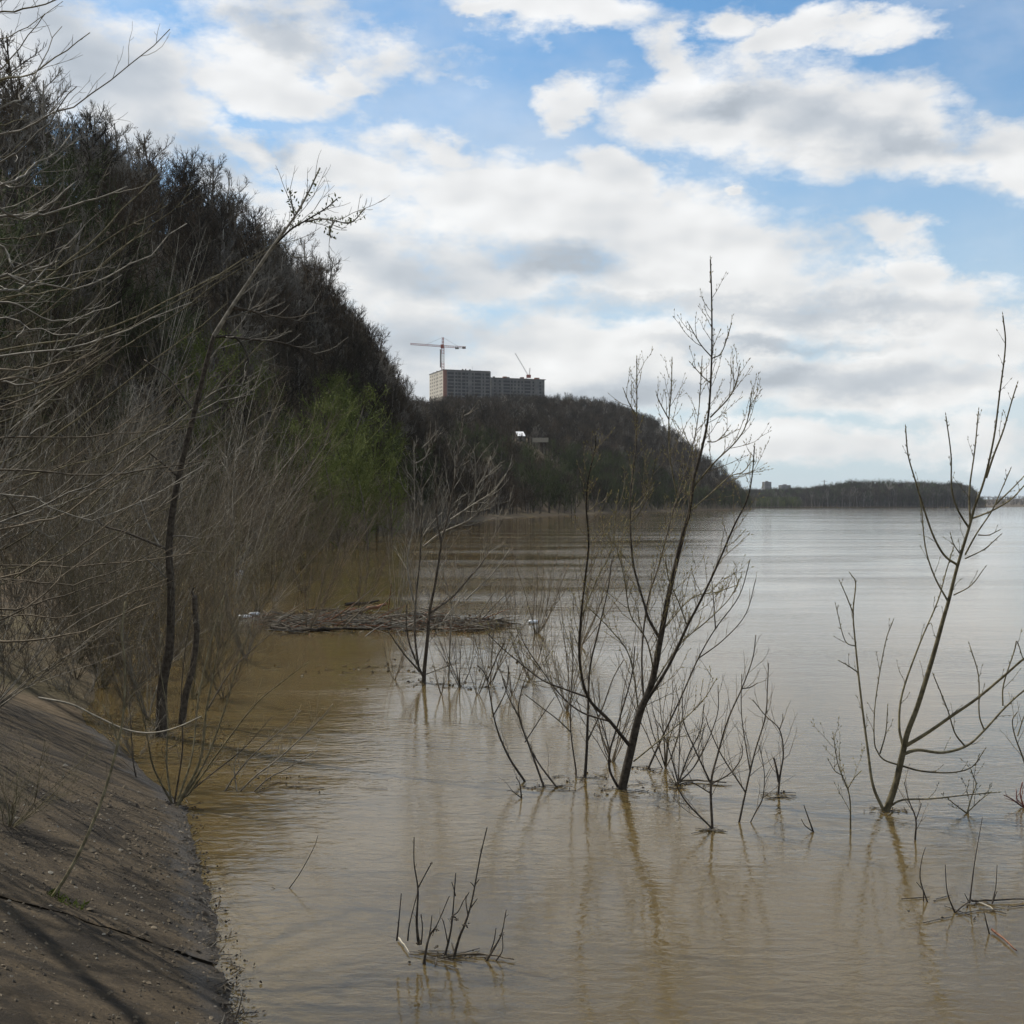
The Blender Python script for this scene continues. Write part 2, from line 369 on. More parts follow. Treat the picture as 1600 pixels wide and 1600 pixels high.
for i in range(len(shore_pts) - 1):
    L = np.linalg.norm(shore_pts[i + 1] - shore_pts[i])
    nt = 60 if 1 <= i <= 3 else 16; ns = 150 if 1 <= i <= 3 else 40
    ts = [0.001 + 0.998 * k / nt for k in range(nt + 1)]
    g = Geo(); V = []; smin, smax = -1.6, 6.2
    for a in range(ns + 1):
        s = smin + (smax - smin) * a / ns
        for k, t in enumerate(ts):
            edge = min(k, nt - k)
            tt = t + (0.0022 * fn(s * 3, i * 5 + (k > nt / 2), 2.3) + 0.0012 * fn(s * 11, i, 3.1) if edge == 0 else 0)
            x, y = slab_point(i, tt, s)
            z = s * SLOPE * 0.92 + slab_off[i] + 0.008 * fn(x, y, 3.3) + 0.006 * fn(x, y, 9.0) + 0.004 * fn(x, y, 23.0) + rng.normal() * 0.0025
            if edge == 0: z -= 0.012
            if edge == 1: z -= 0.004
            V.append((x, y, z))
    n = nt + 1
    Fc = [(a * n + k + 1, a * n + k, (a + 1) * n + k, (a + 1) * n + k + 1) for a in range(ns) for k in range(nt)]
    # side skirts give the slab its thickness
    base = len(V)
    for a in range(ns + 1):
        for k in (0, nt):
            v = V[a * n + k]; V.append((v[0], v[1], v[2] - 0.14))
    for a in range(ns):
        Fc.append((a * n, (a + 1) * n, base + 2 * (a + 1), base + 2 * a)); Fc.append((a * n + nt, base + 2 * a + 1, base + 2 * (a + 1) + 1, (a + 1) * n + nt))
    g.add(V, Fc)
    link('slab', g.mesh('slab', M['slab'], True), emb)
def ray_slope(px, py):
    for Y in np.arange(2.0, 22.0, 0.02):
        p = at(px, py, Y)
        if p[2] <= slope_z(p[0], p[1]) or p[2] <= 0: return p
    return at(px, py, 22)
# loose crumbs, bark and dead leaves lying on the slabs
def crumbs():
    g = Geo()
    for _ in range(7500):
        i = R.choice([0, 1, 1, 2, 2, 3, 3, 3]); t = R.random(); s = R.uniform(0.02, 1) ** 1 * R.uniform(0.1, 5.6)
        x, y = slab_point(i, t, s); z = s * SLOPE * 0.92 + slab_off[i] + 0.008 * fn(x, y, 3.3) + 0.006 * fn(x, y, 9.0)
        r = R.uniform(0.004, 0.012) * (2.0 if R.random() < 0.05 else 1); a = R.uniform(0, 6.3)
        c, sn = math.cos(a), math.sin(a); f = R.uniform(0.5, 1.6)
        g.add([(x + r * c * f, y + r * sn * f, z), (x - r * sn, y + r * c, z + r * .2), (x - r * c * f, y - r * sn * f, z), (x + r * sn, y - r * c, z), (x, y, z + r * R.uniform(.5, 1.1))],
              [(0, 1, 4), (1, 2, 4), (2, 3, 4), (3, 0, 4)], R.choice([0, 0, 0, 1, 1, 1, 1, 1, 1, 1, 1, 2]))
    return g.mesh('dirt_crumbs', [M['bark_dark'], M['twig_brown'], M['bark_grey']])
link('dirt_crumbs', crumbs(), kind='stuff', label='loose crumbs of dirt and dead leaves on the sloping bank', category='debris')

# ------------------------------------------------------------------ branches
def norm(v): return v / (np.linalg.norm(v) + 1e-12)
def path(p, d, L, n, curl, up, rnd, grav=(0, 0, 1)):
    pts = [p]; d = norm(d); st = L / n; gv = np.array(grav, float)
    for i in range(n):
        d = norm(d + rnd.normal(size=3) * curl + gv * up); p = p + d * st; pts.append(p)
    return np.array(pts)
def catmull(P, sub):
    P = np.asarray(P, float)
    if len(P) < 3: return np.array([P[0] + (P[-1] - P[0]) * k / sub for k in range(sub + 1)])
    Q = np.vstack([2 * P[0] - P[1], P, 2 * P[-1] - P[-2]]); out = []
    for i in range(1, len(Q) - 2):
        a, b, c, d = Q[i - 1], Q[i], Q[i + 1], Q[i + 2]
        for k in range(sub):
            t = k / sub
            out.append(0.5 * ((2 * b) + (-a + c) * t + (2 * a - 5 * b + 4 * c - d) * t * t + (-a + 3 * b - 3 * c + d) * t ** 3))
    out.append(P[-1]); return np.array(out)
def side_dir(t, rnd, ang, bias=None):
    """direction leaving axis t at angle ang"""
    v = rnd.normal(size=3)
    if bias is not None: v = v + bias
    v = norm(v - t * (v @ t)); return norm(t * math.cos(ang) + v * math.sin(ang))
def bud(g, p, d, r, L, mi=0):
    """pointed bud or catkin: two pyramids base to base"""
    d = norm(d); u = norm(np.cross(d, (0.3, 0.2, 0.9))); v = np.cross(d, u); m_ = p + d * L * 0.4
    g.add([p, m_ + u * r, m_ + v * r, m_ - u * r, m_ - v * r, p + d * L], [(0, 2, 1), (0, 3, 2), (0, 4, 3), (0, 1, 4), (5, 1, 2), (5, 2, 3), (5, 3, 4), (5, 4, 1)], mi)
def twigs_on(g, gb, pts, r0, rnd, spacing, L, rt, ang=0.75, level=1, start=0.25, up=0.10, budgap=0.05, buds=True, thin=0.75):
    seg = np.linalg.norm(np.diff(pts, axis=0), axis=1); cum = np.concatenate([[0], np.cumsum(seg)]); tot = cum[-1]
    s = tot * start + rnd.random() * spacing
    while s < tot * 0.97:
        i = min(np.searchsorted(cum, s) - 1, len(pts) - 2); f = (s - cum[i]) / max(seg[i], 1e-9); p = pts[i] * (1 - f) + pts[i + 1] * f; t = norm(pts[i + 1] - pts[i])
        k = (1 - 0.55 * s / tot); ll = L * k * rnd.uniform(0.35, 1.25)
        d = side_dir(t, rnd, ang * rnd.uniform(0.7, 1.25), np.array([0, 0, 0.35]))
        q = path(p, d, ll, 5, 0.13, up, rnd); rr = rt * (0.6 + 0.4 * k)
        g.tube(q, np.linspace(rr, rr * 0.45, 6), 4 if level > 0 else 3)
        if level > 0: twigs_on(g, gb, q, rr, rnd, spacing * 1.1, ll * 0.45, rr * thin, ang, level - 1, 0.25, up, budgap, buds, thin)
        if buds: buds_on(gb, q, rr, rnd, budgap)
        s += spacing * rnd.uniform(0.5, 1.6)
def buds_on(gb, q, r, rnd, gap, start=0.3, size=1.0):
    seg = np.linalg.norm(np.diff(q, axis=0), axis=1); cum = np.concatenate([[0], np.cumsum(seg)]); tot = cum[-1]; s = tot * start
    while s < tot:
        i = min(np.searchsorted(cum, s) - 1, len(q) - 2); i = max(i, 0); f = (s - cum[i]) / max(seg[i], 1e-9); p = q[i] * (1 - f) + q[i + 1] * f; t = norm(q[i + 1] - q[i])
        bud(gb, p, side_dir(t, rnd, rnd.uniform(0.35, 0.8)), 0.0032 * size, rnd.uniform(0.014, 0.026) * size)
        s += gap * rnd.uniform(0.5, 1.5)
    bud(gb, q[-1], norm(q[-1] - q[-2]), 0.0035 * size, 0.026 * size)

def traced_tree(name, label, cat, base_px, stems, Y0, mats, seed, group=None, twig=None, buds=True, jitter=0.0, rscale=0.76):
    """stems: list of (kind, r0_px, r1_px, [(px,py)...], depth_slope) in photo pixels; each gets its own depth"""
    rnd = np.random.default_rng(seed)
    b = at(base_px[0], base_px[1], Y0); root = thing(name, label, cat, b, 0, group)
    known = []          # (px,py,depth) of all points so far
    allp = []
    gt = Geo(); gb = Geo(); nb = 0
    for st in stems:
        kind, r0, r1, pl = st[:4]; slope = st[4] if len(st) > 4 else rnd.uniform(-0.35, 0.35)
        x0, y0 = pl[0]
        if known:
            K = np.array(known); j = int(np.argmin((K[:, 0] - x0) ** 2 + (K[:, 1] - y0) ** 2)); d0 = K[j, 2]
            if (K[j, 0] - x0) ** 2 + (K[j, 1] - y0) ** 2 > 26 ** 2: d0 = depth(y0) if y0 > 900 else Y0
        else: d0 = Y0
        P2 = catmull(np.array(pl, float), 5)
        acc = 0; P = []; prev = P2[0]
        for q in P2:
            acc += float(np.linalg.norm(q - prev)); prev = q
            dd = d0 * (1 + slope * acc / F); known.append((q[0], q[1], dd)); P.append(at(q[0], q[1], dd))
        P = np.array(P); n = len(P)
        wob = rnd.normal(size=(n, 3)) * jitter; wob[0] = 0; P = P + wob
        rr = (r1 + (r0 - r1) * (1 - np.linspace(0, 1, n)) ** 1.5) * 0.5 * d0 / F * rscale
        gm = Geo(); Pl = P - b
        if P[0][2] < 0.06:   # rooted under the water
            Pl = np.vstack([Pl[0] + np.array([0, 0, -0.35]), Pl]); rr = np.concatenate([[rr[0] * 1.05], rr])
        gm.tube(Pl, rr, 7 if r0 > 5 else 5)
        me = gm.mesh(kind, M[mats[0]] if r0 > 4.5 and kind != 'leader' else M[mats[1]], True)
        link(kind, me, root); nb += 1
        if twig:
            sp, L, rt, lev = twig
            twigs_on(gt, gb, P - b, rr[0], rnd, sp, L * (1.0 if len(P) > 12 else 0.7), rt, ang=0.58, level=lev, start=0.14, up=0.09, buds=buds, budgap=0.06)
        if buds: buds_on(gb, (P - b), 0, rnd, 0.055, 0.5, 1.25)
    if twig: link('twigs', gt.mesh('twigs', M[mats[2]]), root, kind='stuff')
    if buds: link('buds', gb.mesh('buds', M['bud']), root, kind='stuff')
    return root

# central sapling --------------------------------------------------
T1 = [('trunk', 21, 3.0, [(972, 1232), (986, 1171), (1000, 1113), (1018, 1069), (1032, 998), (1044, 934), (1066, 840), (1077, 800), (1085, 745), (1097, 700), (1107, 647), (1112, 560), (1112, 470), (1110, 405)], 0.0),
      ('branch', 8.5, 2.5, [(986, 1168), (953, 1127), (919, 1090), (906, 1036), (907, 975), (914, 907), (920, 847), (916, 792), (920, 745), (930, 700), (931, 680)], -0.3),
      ('branch', 7.5, 2.5, [(1032, 1000), (1014, 968), (1007, 945), (990, 884), (985, 822), (986, 760), (994, 700), (995, 635), (995, 560)], 0.25),
      ('branch', 5, 2.2, [(1006, 1100), (1003, 1020), (1012, 940), (1030, 882), (1050, 805), (1060, 772), (1070, 742), (1084, 690), (1092, 640), (1097, 560)], 0.4),
      ('branch', 8, 2.5, [(1001, 1110), (1044, 1042), (1074, 978), (1095, 938), (1120, 885), (1147, 822), (1167, 782), (1175, 745), (1179, 697)], -0.2),
      ('branch', 4, 2, [(1077, 800), (1112, 770), (1140, 745), (1160, 738), (1173, 723)], 0.4),
      ('branch', 4.5, 2.2, [(1085, 760), (1117, 722), (1150, 690), (1167, 660), (1175, 610)], -0.4),
      ('branch', 4, 2.2, [(1110, 652), (1140, 620), (1152, 592), (1156, 572)], 0.3),
      ('branch', 4, 2.2, [(1058, 775), (1047, 715), (1045, 660), (1049, 610), (1050, 562)], 0.1),
      ('branch', 3, 2, [(1045, 655), (1030, 627), (1026, 615)]),
      ('branch', 3, 2, [(995, 650), (984, 632), (975, 610)]), ('branch', 3, 2, [(1112, 558), (1094, 537), (1076, 506)]),
      ('branch', 3, 2, [(1113, 560), (1128, 550), (1142, 509)]), ('branch', 3, 2, [(1112, 600), (1098, 588), (1080, 568)]),
      ('branch', 3, 2, [(1105, 690), (1118, 690), (1130, 680), (1139, 668)]), ('branch', 3, 2, [(1082, 700), (1075, 690), (1068, 672)]),
      ('branch', 5, 2, [(919, 1090), (880, 1076), (848, 1063), (815, 1038), (784, 1012), (762, 990)], -0.3),
      ('branch', 5, 2, [(956, 1128), (909, 1113), (875, 1085), (848, 1049), (821, 1009), (812, 985)], 0.35),
      ('branch', 4, 2, [(990, 1190), (1030, 1157), (1062, 1130), (1098, 1095), (1118, 1063)], 0.3),
      ('branch', 4, 2, [(1012, 1085), (1060, 1010), (1105, 970), (1140, 935), (1158, 900)], 0.5),
      ('branch', 4, 2, [(1000, 1130), (985, 1030), (955, 985), (915, 945)], 0.4),
      ('branch', 4, 2, [(1022, 1050), (1010, 1000), (985, 960), (975, 900), (962, 850)], -0.4),
      ('branch', 3.5, 2, [(1074, 978), (1060, 940), (1045, 905), (1040, 870)], -0.3), ('branch', 3.5, 2, [(1035, 985), (1080, 935), (1120, 925), (1150, 915)], 0.5),
      ('branch', 3.5, 2, [(908, 965), (935, 900), (955, 860), (962, 800), (966, 770)], 0.2), ('branch', 3, 2, [(917, 800), (930, 790), (936, 770)]),
      ('branch', 3, 2, [(987, 800), (1000, 790), (1012, 770)]), ('branch', 3, 2, [(987, 815), (1003, 795), (1014, 765), (1025, 720)])]
traced_tree('sapling', 'tallest bare young tree in the middle of the picture, forked low above the flood water', 'tree', (972, 1232), T1, depth(1232),
            ('bark_dark', 'bark_olive', 'twig_brown'), 1, twig=(0.068, 0.46, 0.0029, 1), rscale=0.70)
# flooded stems round it
def small(name, label, stems, seed, group=None, mats=('bark_dark', 'bark_dark', 'twig_brown'), twig=(0.075, 0.36, 0.0023, 1), buds=False, base=None, cat='shrub'):
    base = base or stems[0][3][0]
    return traced_tree(name, label, cat, base, stems, depth(base[1]), mats, seed, group, twig=twig, buds=buds)
b_ = 'stem'
small('flooded_shrub', 'slender leaning stem rising just right of the central tree trunk', [(b_, 5, 2, [(1012, 1203), (1034, 1154), (1064, 1090), (1091, 1029), (1118, 982), (1155, 931), (1172, 874)], 0.2), (b_, 3, 1.8, [(1091, 1029), (1130, 1000), (1165, 960), (1181, 905)], 0.3), (b_, 3, 1.6, [(1118, 982), (1115, 940), (1112, 905)])], 21, twig=(0.10, 0.2, 0.0024, 1))
small('flooded_shrub', 'upright stem in the water just left of the central tree trunk', [(b_, 7, 2.4, [(914, 1215), (917, 1164), (919, 1103), (922, 1042), (936, 982), (950, 920), (956, 874)], 0.2), (b_, 4, 2, [(917, 1160), (940, 1110), (958, 1060), (975, 1030)], 0.3), (b_, 3.5, 2, [(900, 1204), (892, 1144), (892, 1096), (895, 1029), (890, 985)], 0.3), (b_, 3, 2, [(892, 1144), (872, 1125), (850, 1108), (820, 1085)], -0.3)], 22, twig=(0.10, 0.22, 0.0024, 1))
small('flooded_shrub', 'curved thin stem crossing in front of the central tree fork', [(b_, 6, 2.4, [(966, 1231), (953, 1204), (953, 1174), (966, 1130), (987, 1056), (992, 1010)], -0.2), (b_, 3, 2, [(953, 1174), (940, 1130), (925, 1100)])], 23)
small('flooded_shrub', 'long bowed stem at the left of the central clump, bending left', [(b_, 5.5, 2.2, [(820, 1221), (794, 1181), (774, 1130), (760, 1059), (745, 1039)], 0.2), (b_, 3, 2, [(762, 1062), (775, 1030), (790, 1000)]), (b_, 3, 2, [(770, 1120), (790, 1080), (795, 1040)])], 24)
small('flooded_shrub', 'pair of leaning stems meeting the water between the bowed stem and the central tree', [(b_, 5, 2.2, [(850, 1230), (831, 1177), (811, 1120), (814, 1083), (828, 1040)], 0.2), (b_, 4.5, 2, [(872, 1233), (840, 1190), (820, 1150), (812, 1120)], 0.2), (b_, 3, 2, [(811, 1120), (795, 1090), (785, 1060)]), (b_, 2.6, 1.6, [(820, 1160), (846, 1120), (866, 1090)])], 25, base=(850, 1230))
small('flooded_shrub', 'forked leafless shrub standing nearest in the water right of the central tree', [(b_, 6, 2, [(1113, 1296), (1111, 1225), (1122, 1177), (1138, 1123), (1159, 1076), (1176, 1029), (1181, 992)], 0.1), (b_, 4, 2, [(1111, 1225), (1084, 1167), (1068, 1127), (1066, 1085)], 0.2), (b_, 4.5, 2, [(1112, 1294), (1074, 1255), (1058, 1228), (1050, 1205)], -0.2), (b_, 4, 2, [(1111, 1225), (1140, 1209), (1158, 1185), (1160, 1165)], 0.2), (b_, 3, 1.8, [(1111, 1240), (1080, 1222), (1060, 1222), (1090, 1170), (1102, 1130)], 0.2), (b_, 3, 1.8, [(1159, 1076), (1172, 1074), (1184, 1067)])], 26)
small('flooded_shrub', 'thin upright shrub with two crossed side stems right of the nearest forked one', [(b_, 5, 2, [(1155, 1285), (1165, 1238), (1179, 1177), (1196, 1120), (1199, 1076), (1201, 1036)], 0.1), (b_, 3.5, 1.8, [(1165, 1238), (1128, 1181), (1108, 1137), (1103, 1120)], 0.2), (b_, 3, 1.8, [(1172, 1205), (1159, 1120), (1159, 1053)], 0.3), (b_, 3, 1.6, [(1167, 1297), (1180, 1270), (1192, 1245), (1194, 1205), (1186, 1164)], 0.1)], 27)
small('flooded_shrub', 'crooked stem with a broken stub, rightmost of the central clump', [(b_, 5, 1.8, [(1216, 1241), (1219, 1211), (1224, 1177), (1218, 1140), (1196, 1118), (1176, 1093)], 0.1), (b_, 6, 3.5, [(1217, 1222), (1213, 1200), (1209, 1184)], 0.1), (b_, 2.6, 1.6, [(1218, 1140), (1223, 1125), (1223, 1115)])], 28)
small('flooded_shrub', 'low fan of twigs right behind the base of the central tree', [(b_, 4, 2, [(1060, 1224), (1078, 1175), (1095, 1140), (1100, 1100)], 0.2), (b_, 3.5, 1.8, [(1060, 1224), (1045, 1170), (1030, 1130)]), (b_, 3.5, 1.8, [(1060, 1224), (1090, 1190), (1120, 1120), (1122, 1070)]), (b_, 3, 1.6, [(1060, 1224), (1062, 1150), (1060, 1090)])], 29)
small('flooded_shrub', 'small snag with a floating stick, far left under the bowed stem', [(b_, 3.5, 1.6, [(815, 1247), (812, 1225), (806, 1214)]), (b_, 3, 1.4, [(815, 1247), (800, 1236), (792, 1236)])], 30)

# right sapling ------------------------------------------------------
T2 = [('trunk', 15, 2.8, [(1385, 1267), (1399, 1227), (1410, 1180), (1418, 1145), (1434, 1103), (1457, 1029), (1473, 971), (1482, 940), (1496, 885), (1514, 825), (1523, 792), (1538, 750), (1553, 684), (1562, 615), (1571, 540), (1567, 493)], 0.0),
      ('branch', 7, 2.4, [(1380, 1265), (1364, 1227), (1356, 1172), (1345, 1087), (1337, 1010), (1333, 957), (1337, 912), (1330, 898)], 0.2),
      ('branch', 6, 2.2, [(1411, 1167), (1405, 1134), (1410, 1083), (1437, 1006), (1465, 940), (1478, 894), (1490, 855)], 0.3),
      ('branch', 8, 4, [(1416, 1165), (1449, 1145), (1488, 1118), (1527, 1091), (1569, 1056), (1600, 1029), (1640, 1000)], -0.3),
      ('branch', 7.5, 3.5, [(1412, 1178), (1434, 1172), (1473, 1176), (1511, 1165), (1538, 1141), (1569, 1107), (1600, 1079), (1636, 1058)], 0.3),
      ('branch', 4, 2.2, [(1507, 1165), (1492, 1145), (1480, 1107), (1459, 1056)], -0.2), ('branch', 4, 2.2, [(1538, 1141), (1530, 1115), (1529, 1056), (1515, 1008)], 0.2),
      ('branch', 3.5, 2, [(1567, 1103), (1568, 1070), (1585, 1017), (1589, 1002), (1598, 1028)], 0.1),
      ('branch', 4.5, 2, [(1407, 1196), (1441, 1205), (1488, 1207), (1519, 1198), (1538, 1172)], -0.3),
      ('branch', 4, 2, [(1407, 1196), (1383, 1188), (1372, 1176), (1366, 1155), (1368, 1095), (1383, 1006), (1395, 971)], 0.3),
      ('branch', 3.5, 2, [(1375, 1178), (1384, 1145), (1387, 1105)], 0.2),
      ('branch', 5, 2, [(1388, 1262), (1410, 1250), (1457, 1248), (1511, 1242), (1558, 1238)], -0.3),
      ('branch', 4.5, 2.2, [(1481, 939), (1460, 900), (1446, 855), (1440, 795), (1436, 770)], 0.2),
      ('branch', 5.5, 2.6, [(1496, 883), (1475, 867), (1457, 834), (1442, 789), (1430, 750), (1419, 711), (1415, 669)], -0.2),
      ('branch', 5, 2.6, [(1514, 825), (1496, 795), (1487, 762), (1486, 710), (1478, 650)], 0.1),
      ('branch', 5, 2.6, [(1516, 815), (1515, 765), (1523, 705), (1529, 642)], 0.2),
      ('branch', 5, 2.6, [(1541, 747), (1553, 711), (1568, 672), (1580, 630), (1589, 601)], -0.2),
      ('branch', 4.5, 2.4, [(1520, 810), (1550, 798), (1580, 780), (1602, 757), (1625, 735)], 0.3), ('branch', 4, 2.2, [(1508, 867), (1526, 834), (1550, 798), (1565, 765), (1578, 735)], -0.1),
      ('branch', 4, 2.2, [(1556, 788), (1580, 765), (1602, 742)], 0.2), ('branch', 3, 1.8, [(1508, 873), (1538, 858), (1562, 837)]), ('branch', 3, 1.8, [(1490, 930), (1517, 915), (1538, 888)]),
      ('branch', 3, 1.8, [(1500, 865), (1490, 850), (1486, 837)]), ('branch', 3, 1.8, [(1528, 836), (1545, 836), (1558, 830)]), ('branch', 3, 1.8, [(1334, 960), (1322, 930), (1313, 910)]),
      ('branch', 3, 1.8, [(1340, 1050), (1325, 1040), (1314, 1034)]), ('branch', 2.6, 1.6, [(1337, 1010), (1320, 1000), (1306, 946)])]
traced_tree('sapling', 'bare olive-stemmed young tree standing alone in the water at the right', 'tree', (1385, 1267), T2, depth(1267),
            ('bark_olive', 'bark_olive', 'bark_olive'), 2, twig=(0.22, 0.20, 0.0028, 0), rscale=0.76)
small('flooded_shrub', 'thin bent stem with a few buds left of the lone right-hand tree', [(b_, 4, 1.8, [(1329, 1295), (1327, 1242), (1310, 1196), (1302, 1149)], 0.1), (b_, 2.4, 1.4, [(1325, 1232), (1335, 1215), (1342, 1208)]), (b_, 2.4, 1.4, [(1318, 1212), (1305, 1205), (1296, 1190)])], 31, mats=('bark_olive', 'bark_olive', 'bark_olive'), buds=True)
small('flooded_shrub', 'tiny twig poking out left of the lone right-hand tree', [(b_, 4, 1.8, [(1271, 1300), (1262, 1275), (1256, 1258)]), (b_, 3, 1.4, [(1271, 1300), (1258, 1290), (1252, 1280)])], 32, twig=None)
small('flooded_shrub', 'short dark stem in front of the lone right-hand tree', [(b_, 4.5, 1.6, [(1430, 1312), (1431, 1280), (1420, 1250), (1413, 1222)]), (b_, 2.4, 1.4, [(1431, 1282), (1437, 1265), (1440, 1255)])], 33)
small('flooded_shrub', 'spreading low twig behind and right of the lone right-hand tree', [(b_, 4, 1.6, [(1511, 1271), (1496, 1260), (1484, 1250)]), (b_, 3.5, 1.6, [(1511, 1271), (1518, 1246), (1525, 1225), (1519, 1208)]), (b_, 3, 1.4, [(1513, 1268), (1530, 1252), (1545, 1240)])], 34, mats=('bark_olive',) * 3, buds=True)
small('flooded_shrub', 'red twiggy tangle at the right edge of the water', [(b_, 4, 2, [(1600, 1262), (1594, 1240), (1598, 1222)]), (b_, 4, 2, [(1600, 1262), (1580, 1248), (1568, 1242)]), (b_, 4, 2, [(1604, 1262), (1610, 1230), (1620, 1190)]), (b_, 3, 2, [(1604, 1262), (1590, 1250), (1588, 1235)])], 35, mats=('twig_red',) * 3, twig=(0.05, 0.14, 0.003, 1))
small('flooded_shrub', 'arched twig entering at the right edge above the red tangle', [(b_, 5, 2, [(1640, 1262), (1612, 1220), (1597, 1180), (1586, 1150), (1582, 1126), (1590, 1112)]), (b_, 3, 2, [(1590, 1150), (1600, 1120), (1612, 1100)])], 36, mats=('bark_olive',) * 3)
# lower right snags
small('flooded_shrub', 'bare spindly twigs in the lower right corner, leftmost of its cluster', [(b_, 3.5, 1.6, [(1449, 1409), (1438, 1374), (1440, 1345), (1446, 1324)]), (b_, 2.4, 1.4, [(1443, 1392), (1432, 1378)])], 37, twig=None)
small('flooded_shrub', 'twig snag forked at the waterline in the lower right corner', [(b_, 4, 1.6, [(1492, 1426), (1480, 1393), (1477, 1351)]), (b_, 4, 2, [(1492, 1426), (1505, 1415), (1515, 1408)]), (b_, 2.5, 1.4, [(1492, 1426), (1486, 1440)])], 38, twig=None)
small('flooded_shrub', 'tall thin upright twig in the lower right corner', [(b_, 4, 1.4, [(1515, 1411), (1523, 1347), (1535, 1277)]), (b_, 3, 1.4, [(1515, 1411), (1507, 1396)])], 39, twig=None)
small('flooded_shrub', 'rightmost pair of twigs over a floating stick in the lower right corner', [(b_, 3.5, 1.4, [(1550, 1413), (1556, 1385), (1558, 1351)]), (b_, 3, 1.4, [(1550, 1413), (1558, 1392)]), (b_, 4, 2, [(1546, 1459), (1541, 1440), (1538, 1425)])], 40, twig=None)

# front bush ------------------------------------------------------------
T5 = [(b_, 4.5, 2, [(620, 1470), (623, 1440), (627, 1396)], 0), (b_, 4, 2, [(637, 1470), (640, 1444), (652, 1396)], 0.1), (b_, 7, 2, [(654, 1476), (651, 1440), (653, 1390), (647, 1348), (647, 1308)], 0),
      (b_, 3.5, 2.4, [(653, 1388), (665, 1365), (674, 1349)], 0.2), (b_, 6, 2, [(662, 1506), (670, 1466), (684, 1442), (702, 1400)], 0.1), (b_, 4, 2, [(664, 1494), (672, 1455), (675, 1430)], -0.1),
      (b_, 5.5, 2.4, [(694, 1498), (704, 1456), (708, 1420), (712, 1364)], 0.1), (b_, 6.5, 2.4, [(708, 1500), (718, 1464), (728, 1440), (738, 1404), (750, 1340), (761, 1293)], 0),
      (b_, 3, 2, [(706, 1432), (716, 1424), (724, 1408), (733, 1394)], 0.1), (b_, 3, 2, [(731, 1430), (728, 1406), (733, 1394)], 0), (b_, 3, 2, [(736, 1418), (746, 1404)], 0), (b_, 3, 1.6, [(700, 1476), (694, 1445), (690, 1434)], 0),
      (b_, 6, 2, [(760, 1501), (774, 1478), (784, 1458), (791, 1422)], 0), (b_, 3.5, 1.8, [(762, 1500), (772, 1470), (775, 1450)], 0.1), (b_, 3.5, 2, [(775, 1501), (785, 1485), (785, 1460)], 0), (b_, 4, 2, [(658, 1476), (660, 1450), (658, 1428)], 0.1),
      (b_, 2.6, 1.6, [(741, 1385), (735, 1378)], 0), (b_, 2.6, 1.6, [(742, 1383), (749, 1374)], 0), (b_, 3, 1.6, [(682, 1446), (678, 1455), (676, 1462)], 0), (b_, 2.6, 1.6, [(712, 1400), (706, 1378)], 0)]
r_ = traced_tree('bush', 'small dark bush of thin upright twigs in the open water at the bottom', 'bush', (700, 1500), T5, depth(1500), ('bark_dark', 'bark_dark', 'twig_brown'), 5, twig=(0.11, 0.05, 0.0018, 0), buds=False)
gk = Geo()
for (px, py, s) in [(708, 1432, .014), (713, 1437, .012), (727, 1446, .014), (654, 1472, .014), (683, 1453, .010), (760, 1500, .016), (784, 1459, .010), (682, 1480, .012), (706, 1436, .012), (674, 1349, .006)]:
    p = at(px, py, depth(1500)) - np.array(r_.location)
    for _ in range(9): bud(gk, p + rng.normal(size=3) * s * .4, rng.normal(size=3), s * .3, s)
link('flood_litter', gk.mesh('flood_litter', M['bark_dark']), r_, kind='stuff')

def stick(name, label, pts, rpx, m_, group=None, z=0.012, cat='stick'):
    P = np.array([[(px - CX) / F * depth(py), depth(py), z] for px, py in pts]); b = P[0].copy(); b[2] = 0
    P = catmull(P, 4); g = Geo(); r = rpx * 0.5 * b[1] / F
    P[:, 2] += np.array([R.uniform(-.3, .6) * r for _ in P])
    g.tube(P - b, np.linspace(r, r * 0.5, len(P)), 6)
    o = link(name, g.mesh(name, M[m_], True), loc=b, label=label, category=cat)
    if group: o['group'] = group
    return o
stick('floating_stick', 'brown stick floating across the foot of the small bush', [(694, 1499), (730, 1494), (770, 1497), (803, 1503)], 4, 'twig_brown')
stick('floating_stick', 'pale broken reed lying at the left of the small bush', [(622, 1469), (631, 1480), (640, 1494)], 3.5, 'bark_pale')
stick('floating_stick', 'dark straight stick floating at the lower right edge of the water', [(1518, 1411), (1560, 1410), (1604, 1408)], 4, 'bark_dark')
stick('floating_stick', 'rusty stick floating lowest in the lower right corner', [(1550, 1457), (1568, 1470), (1588, 1489)], 4, 'log_rust')
stick('floating_stick', 'short straw coloured stick among the lower right twigs', [(1530, 1415), (1545, 1420), (1552, 1426)], 4, 'bark_pale')
stick('floating_stick', 'faint twig floating between the shrubs right of the nearest forked shrub', [(1060, 1224), (1090, 1222), (1135, 1226)], 3.5, 'twig_brown')
small('flooded_shrub', 'lone hair-thin twig in the open water right of the bank', [(b_, 2.4, 1.2, [(452, 1388), (470, 1362), (490, 1325), (497, 1305)]), (b_, 2, 1.2, [(452, 1388), (436, 1390), (424, 1386)])], 41, twig=None, mats=('twig_brown',) * 3)
small('flooded_shrub', 'single dark twig at the bottom edge beside the bank', [(b_, 4, 2, [(366, 1598), (374, 1574), (380, 1548)])], 42, twig=None)

